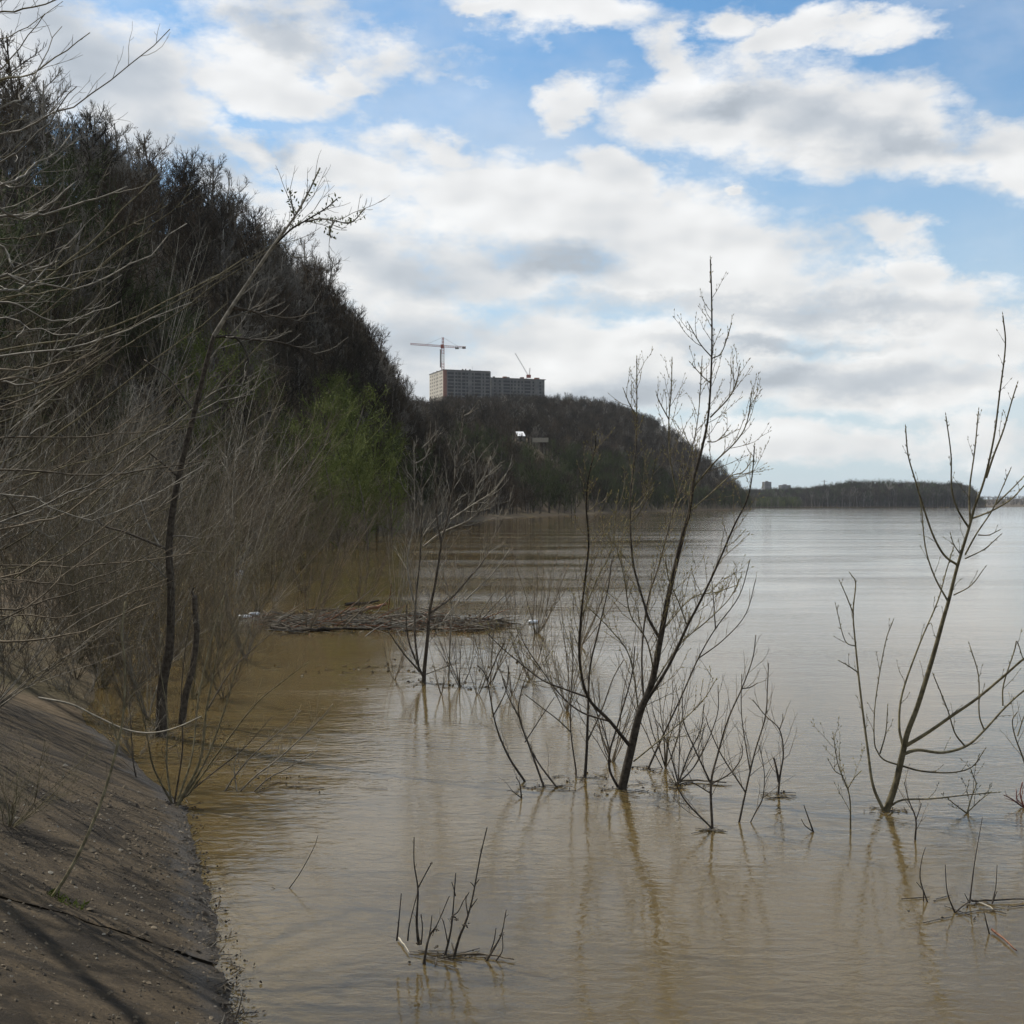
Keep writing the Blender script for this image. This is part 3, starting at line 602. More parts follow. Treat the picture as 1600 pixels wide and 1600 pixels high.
# middle sapling -----------------------------------------------------------
T3 = [('trunk', 9.5, 2.4, [(662, 1067), (663, 1046), (668, 995), (671, 956), (680, 911), (687, 866), (689, 848), (683, 812), (680, 755), (677, 734)], 0),
      ('branch', 5, 2, [(671, 958), (704, 935), (734, 902), (755, 875), (776, 830), (794, 794), (798, 770)], 0.3),
      ('branch', 5, 2, [(689, 846), (698, 815), (707, 770), (713, 734), (719, 680), (725, 640)], 0.1), ('branch', 4, 2, [(704, 812), (740, 788), (772, 767), (791, 740)], -0.2),
      ('branch', 5, 2, [(662, 1060), (641, 1010), (635, 975), (636, 940)], 0.2), ('branch', 5, 2, [(661, 1055), (629, 1019), (605, 983)], -0.2),
      ('branch', 5, 2, [(655, 1050), (648, 990), (650, 935), (656, 875), (659, 800), (659, 755), (662, 725), (684, 680)], 0.3), ('branch', 4, 1.8, [(646, 940), (636, 880), (645, 830), (648, 785), (647, 734), (647, 690)], 0.2),
      ('branch', 4.5, 1.8, [(662, 854), (689, 833), (734, 812), (762, 785), (775, 760)], -0.3), ('branch', 4, 1.8, [(662, 836), (680, 812), (692, 800)], 0.2),
      ('branch', 4, 1.8, [(737, 806), (741, 780), (743, 755), (743, 725), (740, 705)], 0.1), ('branch', 3.5, 1.8, [(745, 762), (758, 740), (767, 713)]), ('branch', 4, 1.8, [(701, 1064), (704, 980), (707, 956), (695, 905), (690, 880)], 0.2),
      ('branch', 4, 1.8, [(728, 937), (770, 896), (797, 857)], 0.3), ('branch', 3, 1.6, [(645, 780), (632, 765), (625, 748)]), ('branch', 3, 1.6, [(660, 700), (672, 688), (684, 672)]),
      ('branch', 3, 1.6, [(648, 725), (664, 715), (672, 700)]), ('branch', 3, 1.6, [(713, 735), (726, 722), (736, 708)]), ('branch', 3, 1.6, [(662, 1055), (700, 1040), (720, 1035)], 0.2), ('branch', 3, 1.6, [(725, 650), (734, 645), (738, 640)])]
traced_tree('sapling', 'slender bare tree standing in the flood left of centre, before the driftwood line', 'tree', (662, 1067), T3, depth(1067), ('bark_dark', 'bark_grey', 'bark_grey'), 3, twig=(0.07, 0.60, 0.0042, 1), buds=False)

# left main tree --------------------------------------------------------------
T4 = [('trunk', 24, 9, [(252, 1150), (252, 1110), (254, 1069), (262, 1030), (266, 997), (267, 922), (264, 859), (270, 797), (278, 750), (291, 694), (306, 634), (322, 569), (334, 525)], -0.05),
      ('leader', 10, 3.2, [(334, 525), (364, 477), (422, 391), (453, 349), (477, 310), (500, 262)], -0.05),
      ('branch', 5, 2.6, [(430, 382), (455, 358), (477, 345), (510, 325), (527, 310)], 0.1), ('branch', 4, 2.4, [(477, 347), (500, 342), (523, 345), (548, 348), (571, 325)], -0.2), ('branch', 4, 2.4, [(523, 345), (515, 360), (518, 372)], 0),
      ('branch', 4, 2.4, [(460, 338), (456, 318), (452, 298)], 0.1), ('branch', 5, 2.6, [(366, 479), (407, 492), (426, 519)], -0.4), ('branch', 5, 2.4, [(362, 482), (400, 488), (450, 497), (496, 488)], 0.3), ('branch', 5.5, 3, [(337, 527), (368, 527), (387, 558), (384, 593)], -0.5),
      ('branch', 5.5, 2.4, [(338, 525), (390, 530), (446, 537), (504, 558)], 0.3), ('branch', 4, 2.2, [(350, 500), (400, 480), (420, 450)], -0.3), ('branch', 5, 3, [(303, 644), (266, 594), (225, 562)], 0.2),
      ('branch', 5, 3, [(277, 744), (255, 725), (231, 706)], -0.3), ('branch', 6, 2.6, [(263, 859), (194, 831), (162, 822), (150, 808)], 0.1), ('branch', 4, 2.2, [(250, 855), (232, 820), (219, 781)], 0.4), ('branch', 4, 2.4, [(260, 903), (237, 881), (222, 868)], -0.3),
      ('branch', 4, 2, [(268, 838), (290, 838), (311, 841)], 0.2), ('branch', 4, 2, [(306, 634), (340, 610), (370, 602), (398, 612)], -0.2), ('branch', 4, 2, [(310, 645), (340, 628), (360, 624), (398, 615)], 0.3), ('branch', 4, 2, [(283, 724), (310, 700), (330, 680)], 0.3),
      ('branch', 3.6, 2, [(322, 569), (345, 540), (380, 500), (395, 465), (404, 440)], 0.3), ('branch', 3.6, 2, [(422, 392), (440, 380), (455, 400), (480, 402)], 0.3)]
root = traced_tree('riverside_tree', 'tall dark-trunked tree leaning right from the flooded left shore, pale new leaves at its tip', 'tree', (252, 1150), T4, depth(1150),
            ('bark_dark', 'bark_grey', 'bark_grey'), 4, twig=(0.12, 0.65, 0.0042, 2), buds=False)
gl = Geo()
def leaf(g, p, d, L, w, mi=0):
    d = norm(d); u = norm(np.cross(d, rng.normal(size=3))) * w; n = np.cross(norm(u), d) * w * .3
    g.add([p, p + d * L * .45 + u + n, p + d * L, p + d * L * .45 - u + n], [(0, 1, 2), (0, 2, 3)], mi)
for seg_ in [[(453, 349), (477, 310), (500, 262)], [(455, 358), (477, 345), (510, 325), (527, 310)], [(477, 347), (500, 342), (523, 345), (548, 348), (571, 325)], [(523, 345), (515, 360), (518, 372)], [(460, 338), (456, 318), (452, 298)]]:
    P2 = catmull(seg_, 14)
    for q in P2:
        for _ in range(2):
            if R.random() < 0.7: leaf(gl, at(q[0], q[1], depth(1150)) + rng.normal(size=3) * 0.02 - np.array(root.location), rng.normal(size=3) + (0.2, 0, .9), R.uniform(.02, .055), .009)
link('leaves', gl.mesh('leaves', M['leaf_green']), root, kind='stuff')
small('broken_trunk', 'thick dark broken trunk without branches right beside the tall leaning tree', [('trunk', 16, 11, [(284, 1130), (290, 1085), (300, 1048), (307, 994), (305, 960), (304, 930)], 0.0), ('stub', 5, 4, [(304, 935), (300, 925), (303, 918)], 0)], 43, twig=None, cat='tree stump', base=(284, 1130))
# sapling rooted in the slab joint
pj = ray_slope(81, 1403)
T6 = [(b_, 8, 4, [(81, 1403), (109, 1360), (139, 1300), (165, 1232), (184, 1161), (193, 1112), (195, 1037), (190, 990), (196, 940)], 0.25), (b_, 3, 2, [(184, 1161), (176, 1130), (160, 1100)], 0.1), (b_, 3, 2, [(193, 1112), (210, 1080), (235, 1060)], 0.2)]
traced_tree('slope_sapling', 'thin curved sapling growing out of the crack in the concrete bank', 'sapling', (81, 1403), T6, float(pj[1]), ('bark_olive', 'bark_olive', 'twig_brown'), 6, twig=(0.15, 0.15, 0.002, 0), buds=False)
gl = Geo()
pg = ray_slope(100, 1410)
for _ in range(70):
    q = pg + np.array([R.uniform(-.09, .09), R.uniform(-.05, .05), 0.0]); q[2] = slope_z(q[0], q[1])
    leaf(gl, q - pg, (R.uniform(-1, 1), R.uniform(-1, 1), R.uniform(.4, 1)), R.uniform(.02, .05), .004)
tu = link('grass_tuft', gl.mesh('grass_tuft', M['leaf_green']), loc=pg); tu['label'] = 'tuft of fresh green grass in the crack beside the thin curved sapling'; tu['category'] = 'grass'

# ------------------------------------------------------------------ shrub builder for the thicket
def shrub_geo(seed, n=9, H=2.5, spread=0.45, lean=(0, 0, 0), up=0.05, sp=0.16, tl=0.35, r=0.009, lev=2, curl=0.05, leaves=None, thin=0.6):
    rnd = np.random.default_rng(seed); g = Geo(); st = Geo()
    for i in range(n):
        a = rnd.uniform(0, 6.283); d = norm(np.array([math.cos(a) * spread, math.sin(a) * spread, 1.0]) * 1.0 + np.array(lean) * rnd.uniform(0.5, 1.4))
        p = np.array([math.cos(a), math.sin(a), 0]) * rnd.uniform(0, 0.10) * H * .3; L = H * rnd.uniform(0.55, 1.1)
        q = path(p, d, L, 10, curl, up, rnd); q = np.vstack([q[0] - np.array([0, 0, 0.4]), q]); rr = r * rnd.uniform(0.6, 1.1)
        st.tube(q, np.linspace(rr, rr * 0.3, 12), 4)
        twigs_on(g, None, q[1:], rr, rnd, sp, L * tl, rr * .42, ang=0.6, level=lev, start=0.18, up=up, buds=False, thin=thin)
        if leaves:
            for _ in range(leaves): j = rnd.integers(3, 11); leaf(g, q[j] + rnd.normal(size=3) * .12 * H, rnd.normal(size=3) + (0, 0, .5), 0.05 * H / 2.5, .018 * H / 2.5, 1)
    return st, g
def ground(px, py, off=0.0):
    Y = depth(py); x = (px - CX) / F * Y; z = bank_z(x, Y); return (x, Y, max(z, 0.0) + off if z > 0 else 0.0)
def make_shrub(name, label, loc, seed, bark, twig, group=None, cat='shrub', scale=1.0, **kw):
    st, tg = shrub_geo(seed, **kw); o = thing(name, label, cat, loc, R.uniform(0, 0), group); o.scale = (scale,) * 3
    a = link('stems', st.mesh('stems', M[bark]), o); b = link('twigs', tg.mesh('twigs', [M[twig], M['leaf_green']]), o, kind='stuff'); KIDS[o.name] = [a, b]
    return o
# shrub on the bank edge, many stems leaning right over the water
o = traced_tree('shore_shrub', 'many-stemmed bare shrub at the waterline of the concrete bank', 'shrub', (275, 1260), [
    (b_, 7, 2, [(275, 1262), (312, 1190), (322, 1112), (337, 1034), (344, 975), (350, 930)], 0.1), (b_, 6, 2, [(277, 1260), (318, 1195), (350, 1112), (375, 1025), (398, 965)], 0.4), (b_, 5, 2, [(290, 1245), (300, 1234), (344, 1172), (400, 1100), (450, 1059), (485, 1032)], -0.2),
    (b_, 5, 2, [(270, 1258), (240, 1200), (230, 1150), (215, 1080)], 0.2), (b_, 5, 2, [(268, 1258), (260, 1190), (262, 1120), (250, 1040), (252, 990)], 0.5), (b_, 4, 1.6, [(275, 1255), (330, 1210), (380, 1170), (425, 1120)], 0.3), (b_, 5, 2, [(276, 1256), (300, 1180), (310, 1090), (330, 1000), (360, 900), (390, 850)], 0.6),
    (b_, 4, 2, [(272, 1258), (285, 1170), (283, 1090), (290, 1010), (300, 960)], 0.1), (b_, 4, 1.6, [(217, 1232), (208, 1190), (205, 1140), (200, 1070)], 0.3), (b_, 4, 1.6, [(322, 1112), (360, 1050), (400, 1010), (430, 985)], 0.4)], depth(1262) - 0.05,
    ('bark_olive', 'bark_dark', 'twig_brown'), 8, twig=(0.10, 0.30, 0.0024, 1), buds=False)
small('flooded_shrub', 'pale thin branches reaching right out of the water beside the bank shrub', [(b_, 4, 2, [(352, 1236), (366, 1214), (394, 1181), (447, 1134), (470, 1110)], 0.2), (b_, 4, 2, [(372, 1240), (400, 1212), (437, 1184), (497, 1128), (520, 1100)], -0.2), (b_, 3.5, 1.6, [(396, 1238), (420, 1216), (450, 1200), (497, 1172)], 0.1), (b_, 3, 1.6, [(370, 1236), (366, 1200), (372, 1175)])], 44, mats=('bark_grey',) * 3)

# saplings / thin stems in the shallow row left of the central tree
lab_row = ['wispy stems in the shallow water just right of the slender middle tree', 'wispy stems between the slender middle tree and the central clump', 'wispy stems nearest the central clump on its left',
           'low dark twigs left of the slender middle tree base', 'short twigs by the middle tree base', 'thin stems behind the central tree, right of its trunk', 'twigs in open water behind the bowed stem', 'hair-thin shoots behind the central fork',
           'delicate upright shoots left of the bowed stem', 'thin brown shoots farther out behind the central clump']
row = [(720, 1072, 11, 1.1), (765, 1068, 12, 1.25), (830, 1062, 13, 1.4), (615, 1062, 6, 0.7), (690, 1085, 6, 0.5), (1040, 1200, 9, 1.0), (800, 1085, 9, 0.9), (955, 1190, 10, 1.1), (745, 1085, 7, 0.8), (885, 1110, 13, 1.3)]
for i, (px, py, n, H) in enumerate(row):
    make_shrub('flooded_shrub', lab_row[i], ground(px, py), 100 + i, 'twig_brown', 'twig_brown', n=n, H=H * 1.15, spread=0.55, up=0.07, sp=0.10, tl=0.3, r=0.0055, lev=1, curl=0.07)
# second band, farther
for i, (px, py, n, H, lb) in enumerate([(560, 960, 10, 2.4, 'wispy willow shrub growing behind the driftwood at its left'), (620, 968, 9, 2.2, 'wispy willow shrub rising through the driftwood middle'),
        (480, 985, 12, 2.6, 'brown willow shrub at the left end of the driftwood'), (840, 990, 10, 1.7, 'thin shrub beyond the right end of the driftwood'), (905, 1010, 8, 1.6, 'thin shrub far behind the central clump'), (430, 940, 12, 3.0, 'pale brown willow shrub behind the white litter')]):
    make_shrub('flooded_shrub', lb, ground(px, py), 130 + i, 'bark_grey' if i in (1, 5) else 'twig_brown', 'twig_brown', n=n, H=H, spread=0.4, lean=(0.25, 0, 0), up=0.05, sp=0.16, tl=0.3, r=0.010, lev=1, curl=0.06)

# ------------------------------------------------------------------ thicket along the left shore
PROTO = []
specs = [('bark_grey', 'twig_brown', dict(n=18, H=3.6, spread=0.42, lean=(0.30, 0, 0), sp=0.17, tl=0.40, r=0.014, lev=2, curl=0.10)),
         ('twig_brown', 'twig_brown', dict(n=17, H=3.0, spread=0.7, lean=(0.15, 0, 0), curl=0.11, sp=0.14, tl=0.34, r=0.010, lev=2)),
         ('bark_pale', 'bark_grey', dict(n=9, H=4.2, spread=0.35, lean=(0.42, 0, 0), sp=0.20, tl=0.32, r=0.016, lev=2)),
         ('bark_olive', 'bark_olive', dict(n=20, H=3.4, spread=0.55, lean=(0.2, 0, 0), sp=0.17, tl=0.36, r=0.012, lev=2, curl=0.09)),
         ('bark_grey', 'bark_grey', dict(n=16, H=3.2, spread=0.55, lean=(0.1, 0, 0), sp=0.15, tl=0.36, r=0.013, lev=2, curl=0.11))]
kinds = ['grey willow shrub leaning over the water in the left thicket', 'dense brown willow shrub in the left thicket', 'pale long-stemmed shrub leaning right in the left thicket', 'olive shrub with tangled twigs in the left thicket', 'grey crooked shrub in the left thicket']
spots = [  # px, py(base), scale, proto
    (60, 1010, 1.0, 1), (120, 1045, .75, 3), (170, 1010, .9, 4), (215, 1075, .55, 1), (25, 960, 1.25, 0), (100, 965, 1.2, 3), (200, 965, 1.0, 1), (260, 975, .9, 0), (330, 985, .8, 3), (150, 935, 1.4, 2), (50, 930, 1.5, 4),
    (240, 925, 1.3, 4), (310, 930, 1.2, 1), (370, 935, 1.0, 2), (110, 900, 1.8, 0), (200, 895, 1.9, 4), (290, 893, 1.7, 3), (360, 897, 1.5, 0), (430, 905, 1.1, 1), (20, 890, 2.1, 3), (330, 872, 2.2, 2), (400, 872, 2.0, 0), (460, 872, 1.2, 1),
    (250, 868, 2.5, 4), (160, 868, 2.6, 1), (80, 866, 2.7, 3), (500, 862, 1.1, 3), (440, 855, 1.7, 4), (380, 852, 2.8, 3), (300, 850, 3.0, 1), (530, 852, 1.2, 0), (30, 1060, .7, 1), (350, 1010, .6, 1), (400, 960, .7, 3), (475, 925, .8, 1), (570, 846, 1.1, 1), (500, 843, 1.4, 3), (230, 850, 3.2, 2),
    (10, 1010, .9, 4), (90, 1010, .8, 1), (140, 990, .9, 0), (180, 1030, .7, 1), (225, 1000, .8, 3), (270, 1030, .55, 1), (300, 960, .8, 1), (20, 930, 1.3, 1), (75, 905, 1.6, 1), (150, 890, 1.8, 1), (240, 895, 1.5, 1), (330, 905, 1.2, 4), (380, 905, 1.2, 1),
    (420, 885, 1.5, 1), (350, 870, 1.9, 1), (280, 862, 2.2, 4), (540, 862, .9, 1), (470, 890, 1.0, 3), (600, 838, 1.2, 3), (640, 834, 1.2, 1), (680, 830, 1.7, 4), (720, 826, 1.6, 1),
    (200, 1100, .5, 1), (232, 1122, .4, 4), (160, 1075, .6, 3), (120, 1072, .5, 1), (330, 1062, .5, 1), (300, 1092, .45, 3), (350, 1092, .4, 1), (385, 1030, .5, 4), (250, 1052, .6, 1), (150, 1042, .7, 4), (92, 1036, .6, 0)]
protos = {}
ORD = ['leftmost', 'second from the left', 'third from the left', 'fourth from the left', 'fifth from the left', 'sixth from the left', 'seventh from the left', 'eighth from the left', 'ninth from the left', 'tenth from the left',
       'eleventh from the left', 'twelfth from the left', 'thirteenth from the left', 'fourteenth from the left', 'fifteenth from the left'] + ['far right one, number %d from the left' % q for q in range(16, 60)]
tail = ['grey willow shrubs leaning over the water', 'dense brown willow shrubs in the left thicket', 'pale long-stemmed shrubs leaning right', 'olive shrubs with tangled twigs', 'grey crooked shrubs in the left thicket']
words = ['sixteenth', 'seventeenth', 'eighteenth', 'nineteenth', 'twentieth', 'twenty-first', 'twenty-second', 'twenty-third', 'twenty-fourth', 'twenty-fifth', 'twenty-sixth', 'twenty-seventh', 'twenty-eighth', 'twenty-ninth', 'thirtieth', 'thirty-first', 'thirty-second', 'thirty-third', 'thirty-fourth', 'thirty-fifth', 'thirty-sixth', 'thirty-seventh', 'thirty-eighth', 'thirty-ninth', 'fortieth']
ORD = ORD[:15] + [w + ' from the left' for w in words]
spot_label = {}
for k in range(5):
    for j, i in enumerate(sorted([i for i, q in enumerate(spots) if q[3] == k], key=lambda i: spots[i][0])): spot_label[i] = '%s of the %s' % (ORD[j], tail[k])
for i, (px, py, sc, k) in enumerate(spots):
    Rz = R.uniform(-0.5, 0.5)
    loc = ground(px, py)
    if k not in protos:
        protos[k] = make_shrub('thicket_shrub', spot_label[i], loc, 200 + k, specs[k][0], specs[k][1], 'shrubs of the left thicket', scale=sc, **specs[k][2])
    else:
        copy_thing(protos[k], loc, Rz, sc, spot_label[i], 'shrubs of the left thicket')

# overhanging trees rooted on the bank just outside the left edge; their long boughs sweep into the picture
def overhang(label, base, H, seed, boughs, bark='bark_grey', mul=1.0):
    rnd = np.random.default_rng(seed); b = np.array(base, float); root = thing('overhanging_tree', label, 'tree', b)
    g = Geo(); top = np.array([R.uniform(-.3, .3), R.uniform(-.3, .5), H])
    tr = catmull([(0, 0, -0.3), (0.05, 0.02, H * .35), tuple(top * .7 + np.array([.1, 0, 0])), tuple(top)], 4)
    g.tube(tr, np.linspace(0.085, 0.03, len(tr)), 7); link('trunk', g.mesh('trunk', M['bark_dark'], True), root)
    gt = Geo()
    for (px0, py0, px1, py1, Yb, sag) in boughs:
        A = at(px0, py0, Yb) - b; B = at(px1, py1, Yb * rnd.uniform(0.96, 1.10)) - b
        h = float(np.clip(A[2] - 0.5, 0.15, H * .95)); S = np.array([np.interp(h, tr[:, 2], tr[:, 0]), np.interp(h, tr[:, 2], tr[:, 1]), h])
        mid = (A + B) / 2 + np.array([0, 0, -sag]); 
        q = catmull([S, A, mid, B], 5); q = q + rnd.normal(size=q.shape) * 0.010
        n = len(q); rr = np.linspace(0.011, 0.0034, n) * rnd.uniform(0.7, 1.15) * mul
        gb = Geo(); gb.tube(q, rr, 5); link('branch', gb.mesh('branch', M[bark], True), root)
        # side shoots, all sweeping on in the bough's direction and turning up
        twigs_on(gt, None, q[3:], rr[0], rnd, 0.13, 0.52, 0.0032 * mul, ang=0.72, level=2, start=0.05, up=0.09, buds=False, thin=0.72)
    link('twigs', gt.mesh('twigs', M[bark]), root, kind='stuff')
    return root
RB = random.Random(5)
def boughset(n, y0, y1, Yb, x1=(90, 330), rise=(20, 150)):
    out = []
    for i in range(n):
        py = y0 + (y1 - y0) * (i + RB.uniform(.1, .9)) / n; xe = RB.uniform(*x1)
        out.append((-40, py, xe, py - RB.uniform(*rise) * (xe / 200), Yb * RB.uniform(.85, 1.15), RB.uniform(0.03, 0.2)))
    return out
A1 = [(-30, 438, 295, 350, 7.5, .22), (-30, 470, 190, 470, 7.5, .12), (-30, 500, 190, 430, 7.2, .2), (-30, 300, 115, 210, 7.4, .05), (-30, 345, 200, 290, 7.6, .05), (-30, 770, 320, 730, 7.8, .25), (-30, 826, 300, 640, 7.5, .1), (-20, 180, 95, 40, 7.5, .12), (-30, 260, 120, 130, 7.9, .1)] + boughset(8, 180, 620, 7.8)
overhang('bare tree outside the left edge whose pale boughs sweep in across the hillside', (-4.6, 7.2, slope_z(-4.6, 7.2)), 4.6, 51, A1)
A2 = [(-30, 905, 250, 860, 9.0, .15), (-30, 960, 260, 905, 9.2, .12), (-30, 1000, 240, 940, 9.0, .1)] + boughset(12, 560, 1010, 9.2, (110, 380), (10, 150))
overhang('bare tree farther along the left edge with low boughs reaching over the bank', (-5.8, 9.6, slope_z(-5.8, 9.6)), 4.2, 52, A2, 'twig_brown')
A3 = boughset(16, 420, 940, 12.5, (60, 440), (30, 200))
overhang('bare tree behind the left edge boughs, dark and finer', (-8.2, 12.8, slope_z(-8.2, 12.8)), 5.5, 53, A3, 'bark_olive', 1.3)
A4 = [(-60, 60, 45, -60, 16, .1), (-60, 140, 70, 20, 16, .2)] + boughset(10, -60, 420, 16, (30, 190), (40, 190))
overhang('tall bare tree at the upper left corner, seen against the sky', (-9.6, 16.5, bank_z(-9.6, 16.5)), 11.0, 54, A4, 'bark_olive', 1.6)
# long pale bow-shaped twig just above the bank
stick_pts = [(60, 1090), (110, 1100), (150, 1119), (197, 1140), (237, 1145), (275, 1137), (315, 1119)]
pp = np.array([at(px, py, 8.4) for px, py in stick_pts]); gb = Geo(); qq = catmull(pp - pp[0], 5); gb.tube(qq, np.linspace(.008, .004, len(qq)), 5)
qd = catmull([at(100, 1062, 8.4) - pp[0], at(60, 1050, 8.5) - pp[0], at(10, 1010, 8.6) - pp[0], at(-30, 1005, 8.6) - pp[0]], 4)
link('fallen_branch', gb.mesh('fallen_branch', M['bark_pale'], True), loc=pp[0], label='long pale bow-shaped bare branch hanging just above the concrete bank', category='branch')
# trees on the bank left of and behind the picture edge cast the streaky shade on the slabs
for i, (x, y, lb) in enumerate([(-5.2, 5.2, 'bare shrub on the upper bank outside the left edge, nearest the camera'), (-5.6, 11.2, 'bare shrub on the upper bank beside the left edge'), (-6.4, 8.4, 'bare shrub high on the bank behind the overhanging boughs'), (-4.9, 6.3, 'bare shrub outside the left edge, between the nearest one and the one beside the edge'), (-4.3, 4.2, 'low bare shrub outside the lower left corner')]):
    make_shrub('bank_shrub', lb, (x, y, slope_z(x, y)), 300 + i, 'bark_grey', 'bark_grey', n=12, H=3.6, spread=0.6, lean=(0.1, 0, 0), sp=0.17, tl=0.36, r=0.016, lev=2)

for i, (px, py, sc, k, lb) in enumerate([(20, 1062, .38, 4, 'low grey tangle of dead twigs on the upper bank at the left edge'), (70, 1072, .30, 1, 'brown tangle of twigs on the bank above the long pale branch'), (120, 1098, .26, 4, 'small grey twig heap on the bank edge under the pale branch'),
        (165, 1122, .24, 1, 'small brown twig heap on the bank edge near the tall leaning tree'), (-15, 1105, .42, 0, 'pale twigs rising from the bank at the very left edge'), (212, 1180, .20, 4, 'tiny grey twiggy plant on the bank edge before the broken trunk'), (15, 1290, .20, 3, 'thin olive twigs on the slab at the left edge')]):
    p_ = ray_slope(px, py); copy_thing(protos[k], (p_[0], p_[1], slope_z(p_[0], p_[1]) - 0.02), R.uniform(-.6, .6), (sc * 1.5, sc * 1.5, sc * .8), lb, 'twig heaps on the bank')
# ------------------------------------------------------------------ driftwood line
def drift():
    g = Geo(); rr = random.Random(3)
    for _ in range(1500):
        px = 405 + 380 * rr.random() ** 0.9; w = 1.0 if px < 700 else 0.35
        py = 972 + rr.gauss(0, 6.5) * w + (6 if px > 620 else 0) + 5 * math.sin(px * .045)
        Y = depth(py); x = (px - CX) / F * Y; L = rr.choice([0.05, 0.08, 0.1, 0.2, 0.35, 0.6, 0.9]); a = rr.gauss(0, 0.7); r = rr.uniform(.003, .012)
        d = np.array([math.cos(a), math.sin(a), rr.gauss(0, .14) + (abs(rr.gauss(0, .5)) if rr.random() < .12 else 0)]) * L / 2; c = np.array([x, Y, rr.uniform(0, .05) + abs(d[2]) * .7])
        g.tube([c - d, c + np.array([0, 0, rr.uniform(0, .02)]), c + d], [r, r, r * .6], 4, rr.choice([0, 1, 2, 2, 3]))
    for _ in range(900):
        px = 420 + 350 * rr.random(); py = 974 + rr.gauss(0, 6); Y = depth(py); c = np.array([(px - CX) / F * Y, Y, .012]); leaf(g, c, (rr.gauss(0, 1), rr.gauss(0, 1), rr.gauss(0, .3)), rr.uniform(.03, .09), rr.uniform(.01, .03), rr.choice([0, 1, 3, 4]))
    return g.mesh('driftwood', [M['bark_dark'], M['twig_brown'], M['bark_grey'], M['log_rust'], M['bark_pale']])
link('driftwood', drift(), kind='stuff', label='raft of floating driftwood sticks and dead leaves across the cove', category='driftwood')
stick('driftwood_log', 'red-brown log lying on top of the driftwood', [(545, 962), (575, 956), (603, 951)], 8, 'log_rust', z=0.07, cat='log')
stick('driftwood_log', 'dark log floating just beyond the driftwood', [(540, 946), (565, 944), (592, 941)], 6, 'bark_dark', z=0.02, cat='log')
stick('driftwood_log', 'long grey pole along the front of the driftwood', [(450, 988), (560, 984), (660, 985), (770, 982)], 5, 'bark_dark', z=0.02, cat='log')
stick('driftwood_log', 'thick dark log at the left front of the driftwood', [(425, 984), (470, 987), (515, 986)], 9, 'bark_dark', z=0.03, cat='log')
M['plastic'] = varied('plastic', (0.55, 0.58, 0.60), (0.75, 0.77, 0.78), 5, rough=0.35, spec=0.5, rnd=0.05)
def bottle(label, px, py, a, s=1.0):
    Y = depth(py); b = (float((px - CX) / F * Y), Y, 0.03); root = thing('plastic_bottle', label, 'bottle', b, a); root.scale = (s,) * 3
    g = Geo(); g.tube([(-.15, 0, 0), (-.14, 0, 0), (.03, 0, 0.0), (.09, 0, 0), (.12, 0, 0), (.145, 0, 0)], [.02, .045, .045, .04, .016, .015], 10)
    link('body', g.mesh('body', M['plastic'], True), root); g = Geo(); g.tube([(.145, 0, 0), (.168, 0, 0)], [.017, .017], 8); link('cap', g.mesh('cap', M['twig_red']), root)
bottle('white plastic bottle floating at the left end of the driftwood', 383, 966, 0.2, 0.9); bottle('pale plastic bottle half hidden among twigs left of the driftwood', 398, 962, 1.1); bottle('pale bottle in the twigs just right of the broken trunk', 372, 895, 0.5, 1.3)
bottle('tiny white bottle floating at the right end of the driftwood line', 834, 974, 0.8, .8)

# bark, leaves and scum drifting round the stems and along the waterline of the slabs
def litter():
    g = Geo(); rr = random.Random(9)
    spots_ = [(972, 1234, 60, 10), (914, 1216, 40, 6), (1012, 1204, 30, 6), (1113, 1298, 22, 5), (1060, 1226, 60, 8), (700, 1498, 70, 12), (662, 1068, 60, 8), (760, 1072, 90, 9), (850, 1232, 40, 6), (275, 1262, 40, 12), (1385, 1268, 30, 6), (1510, 1420, 70, 18), (1216, 1242, 20, 5), (420, 1225, 90, 16), (300, 1150, 80, 25), (640, 1045, 260, 12)]
    for (px, py, rx, ry) in spots_:
        for _ in range(int(16 + rx * .35)):
            x_, y_ = px + rr.gauss(0, rx * .5), py + rr.gauss(0, ry * .5); Y = depth(y_); c = np.array([(x_ - CX) / F * Y, Y, .006])
            if rr.random() < .6: leaf(g, c, (rr.gauss(0, 1), rr.gauss(0, 1), .03), rr.uniform(.012, .035) * Y / 10, rr.uniform(.005, .012) * Y / 10, rr.choice([0, 1, 1, 2]))
            else:
                a = rr.uniform(0, 3.14); L = rr.uniform(.02, .12); d = np.array([math.cos(a), math.sin(a), 0]) * L; g.tube([c - d, c, c + d], [.0022, .003, .0018], 4, rr.choice([0, 1, 2]))
    for _ in range(1300):
        i = rr.choice([1, 1, 2, 2, 3]); x, y = slab_point(i, rr.random(), rr.gauss(0.0, 0.045)); c = np.array([x, y, max(0.008, slope_z(x, y) + .008)])
        if rr.random() < .7: leaf(g, c, (rr.gauss(0, 1), rr.gauss(0, 1), .1), rr.uniform(.01, .03), rr.uniform(.004, .010), rr.choice([0, 1, 1, 2]))
        else: a = rr.gauss(1.8, .7); L = rr.uniform(.015, .07); d = np.array([math.cos(a), math.sin(a), 0]) * L; g.tube([c - d, c, c + d], [.002, .0028, .0015], 4, rr.choice([0, 1, 2]))
    return g.mesh('floating_litter', [M['bark_dark'], M['twig_brown'], M['bark_grey']])
link('floating_litter', litter(), kind='stuff', label='scraps of bark and twigs floating round the stems and along the bank', category='litter')
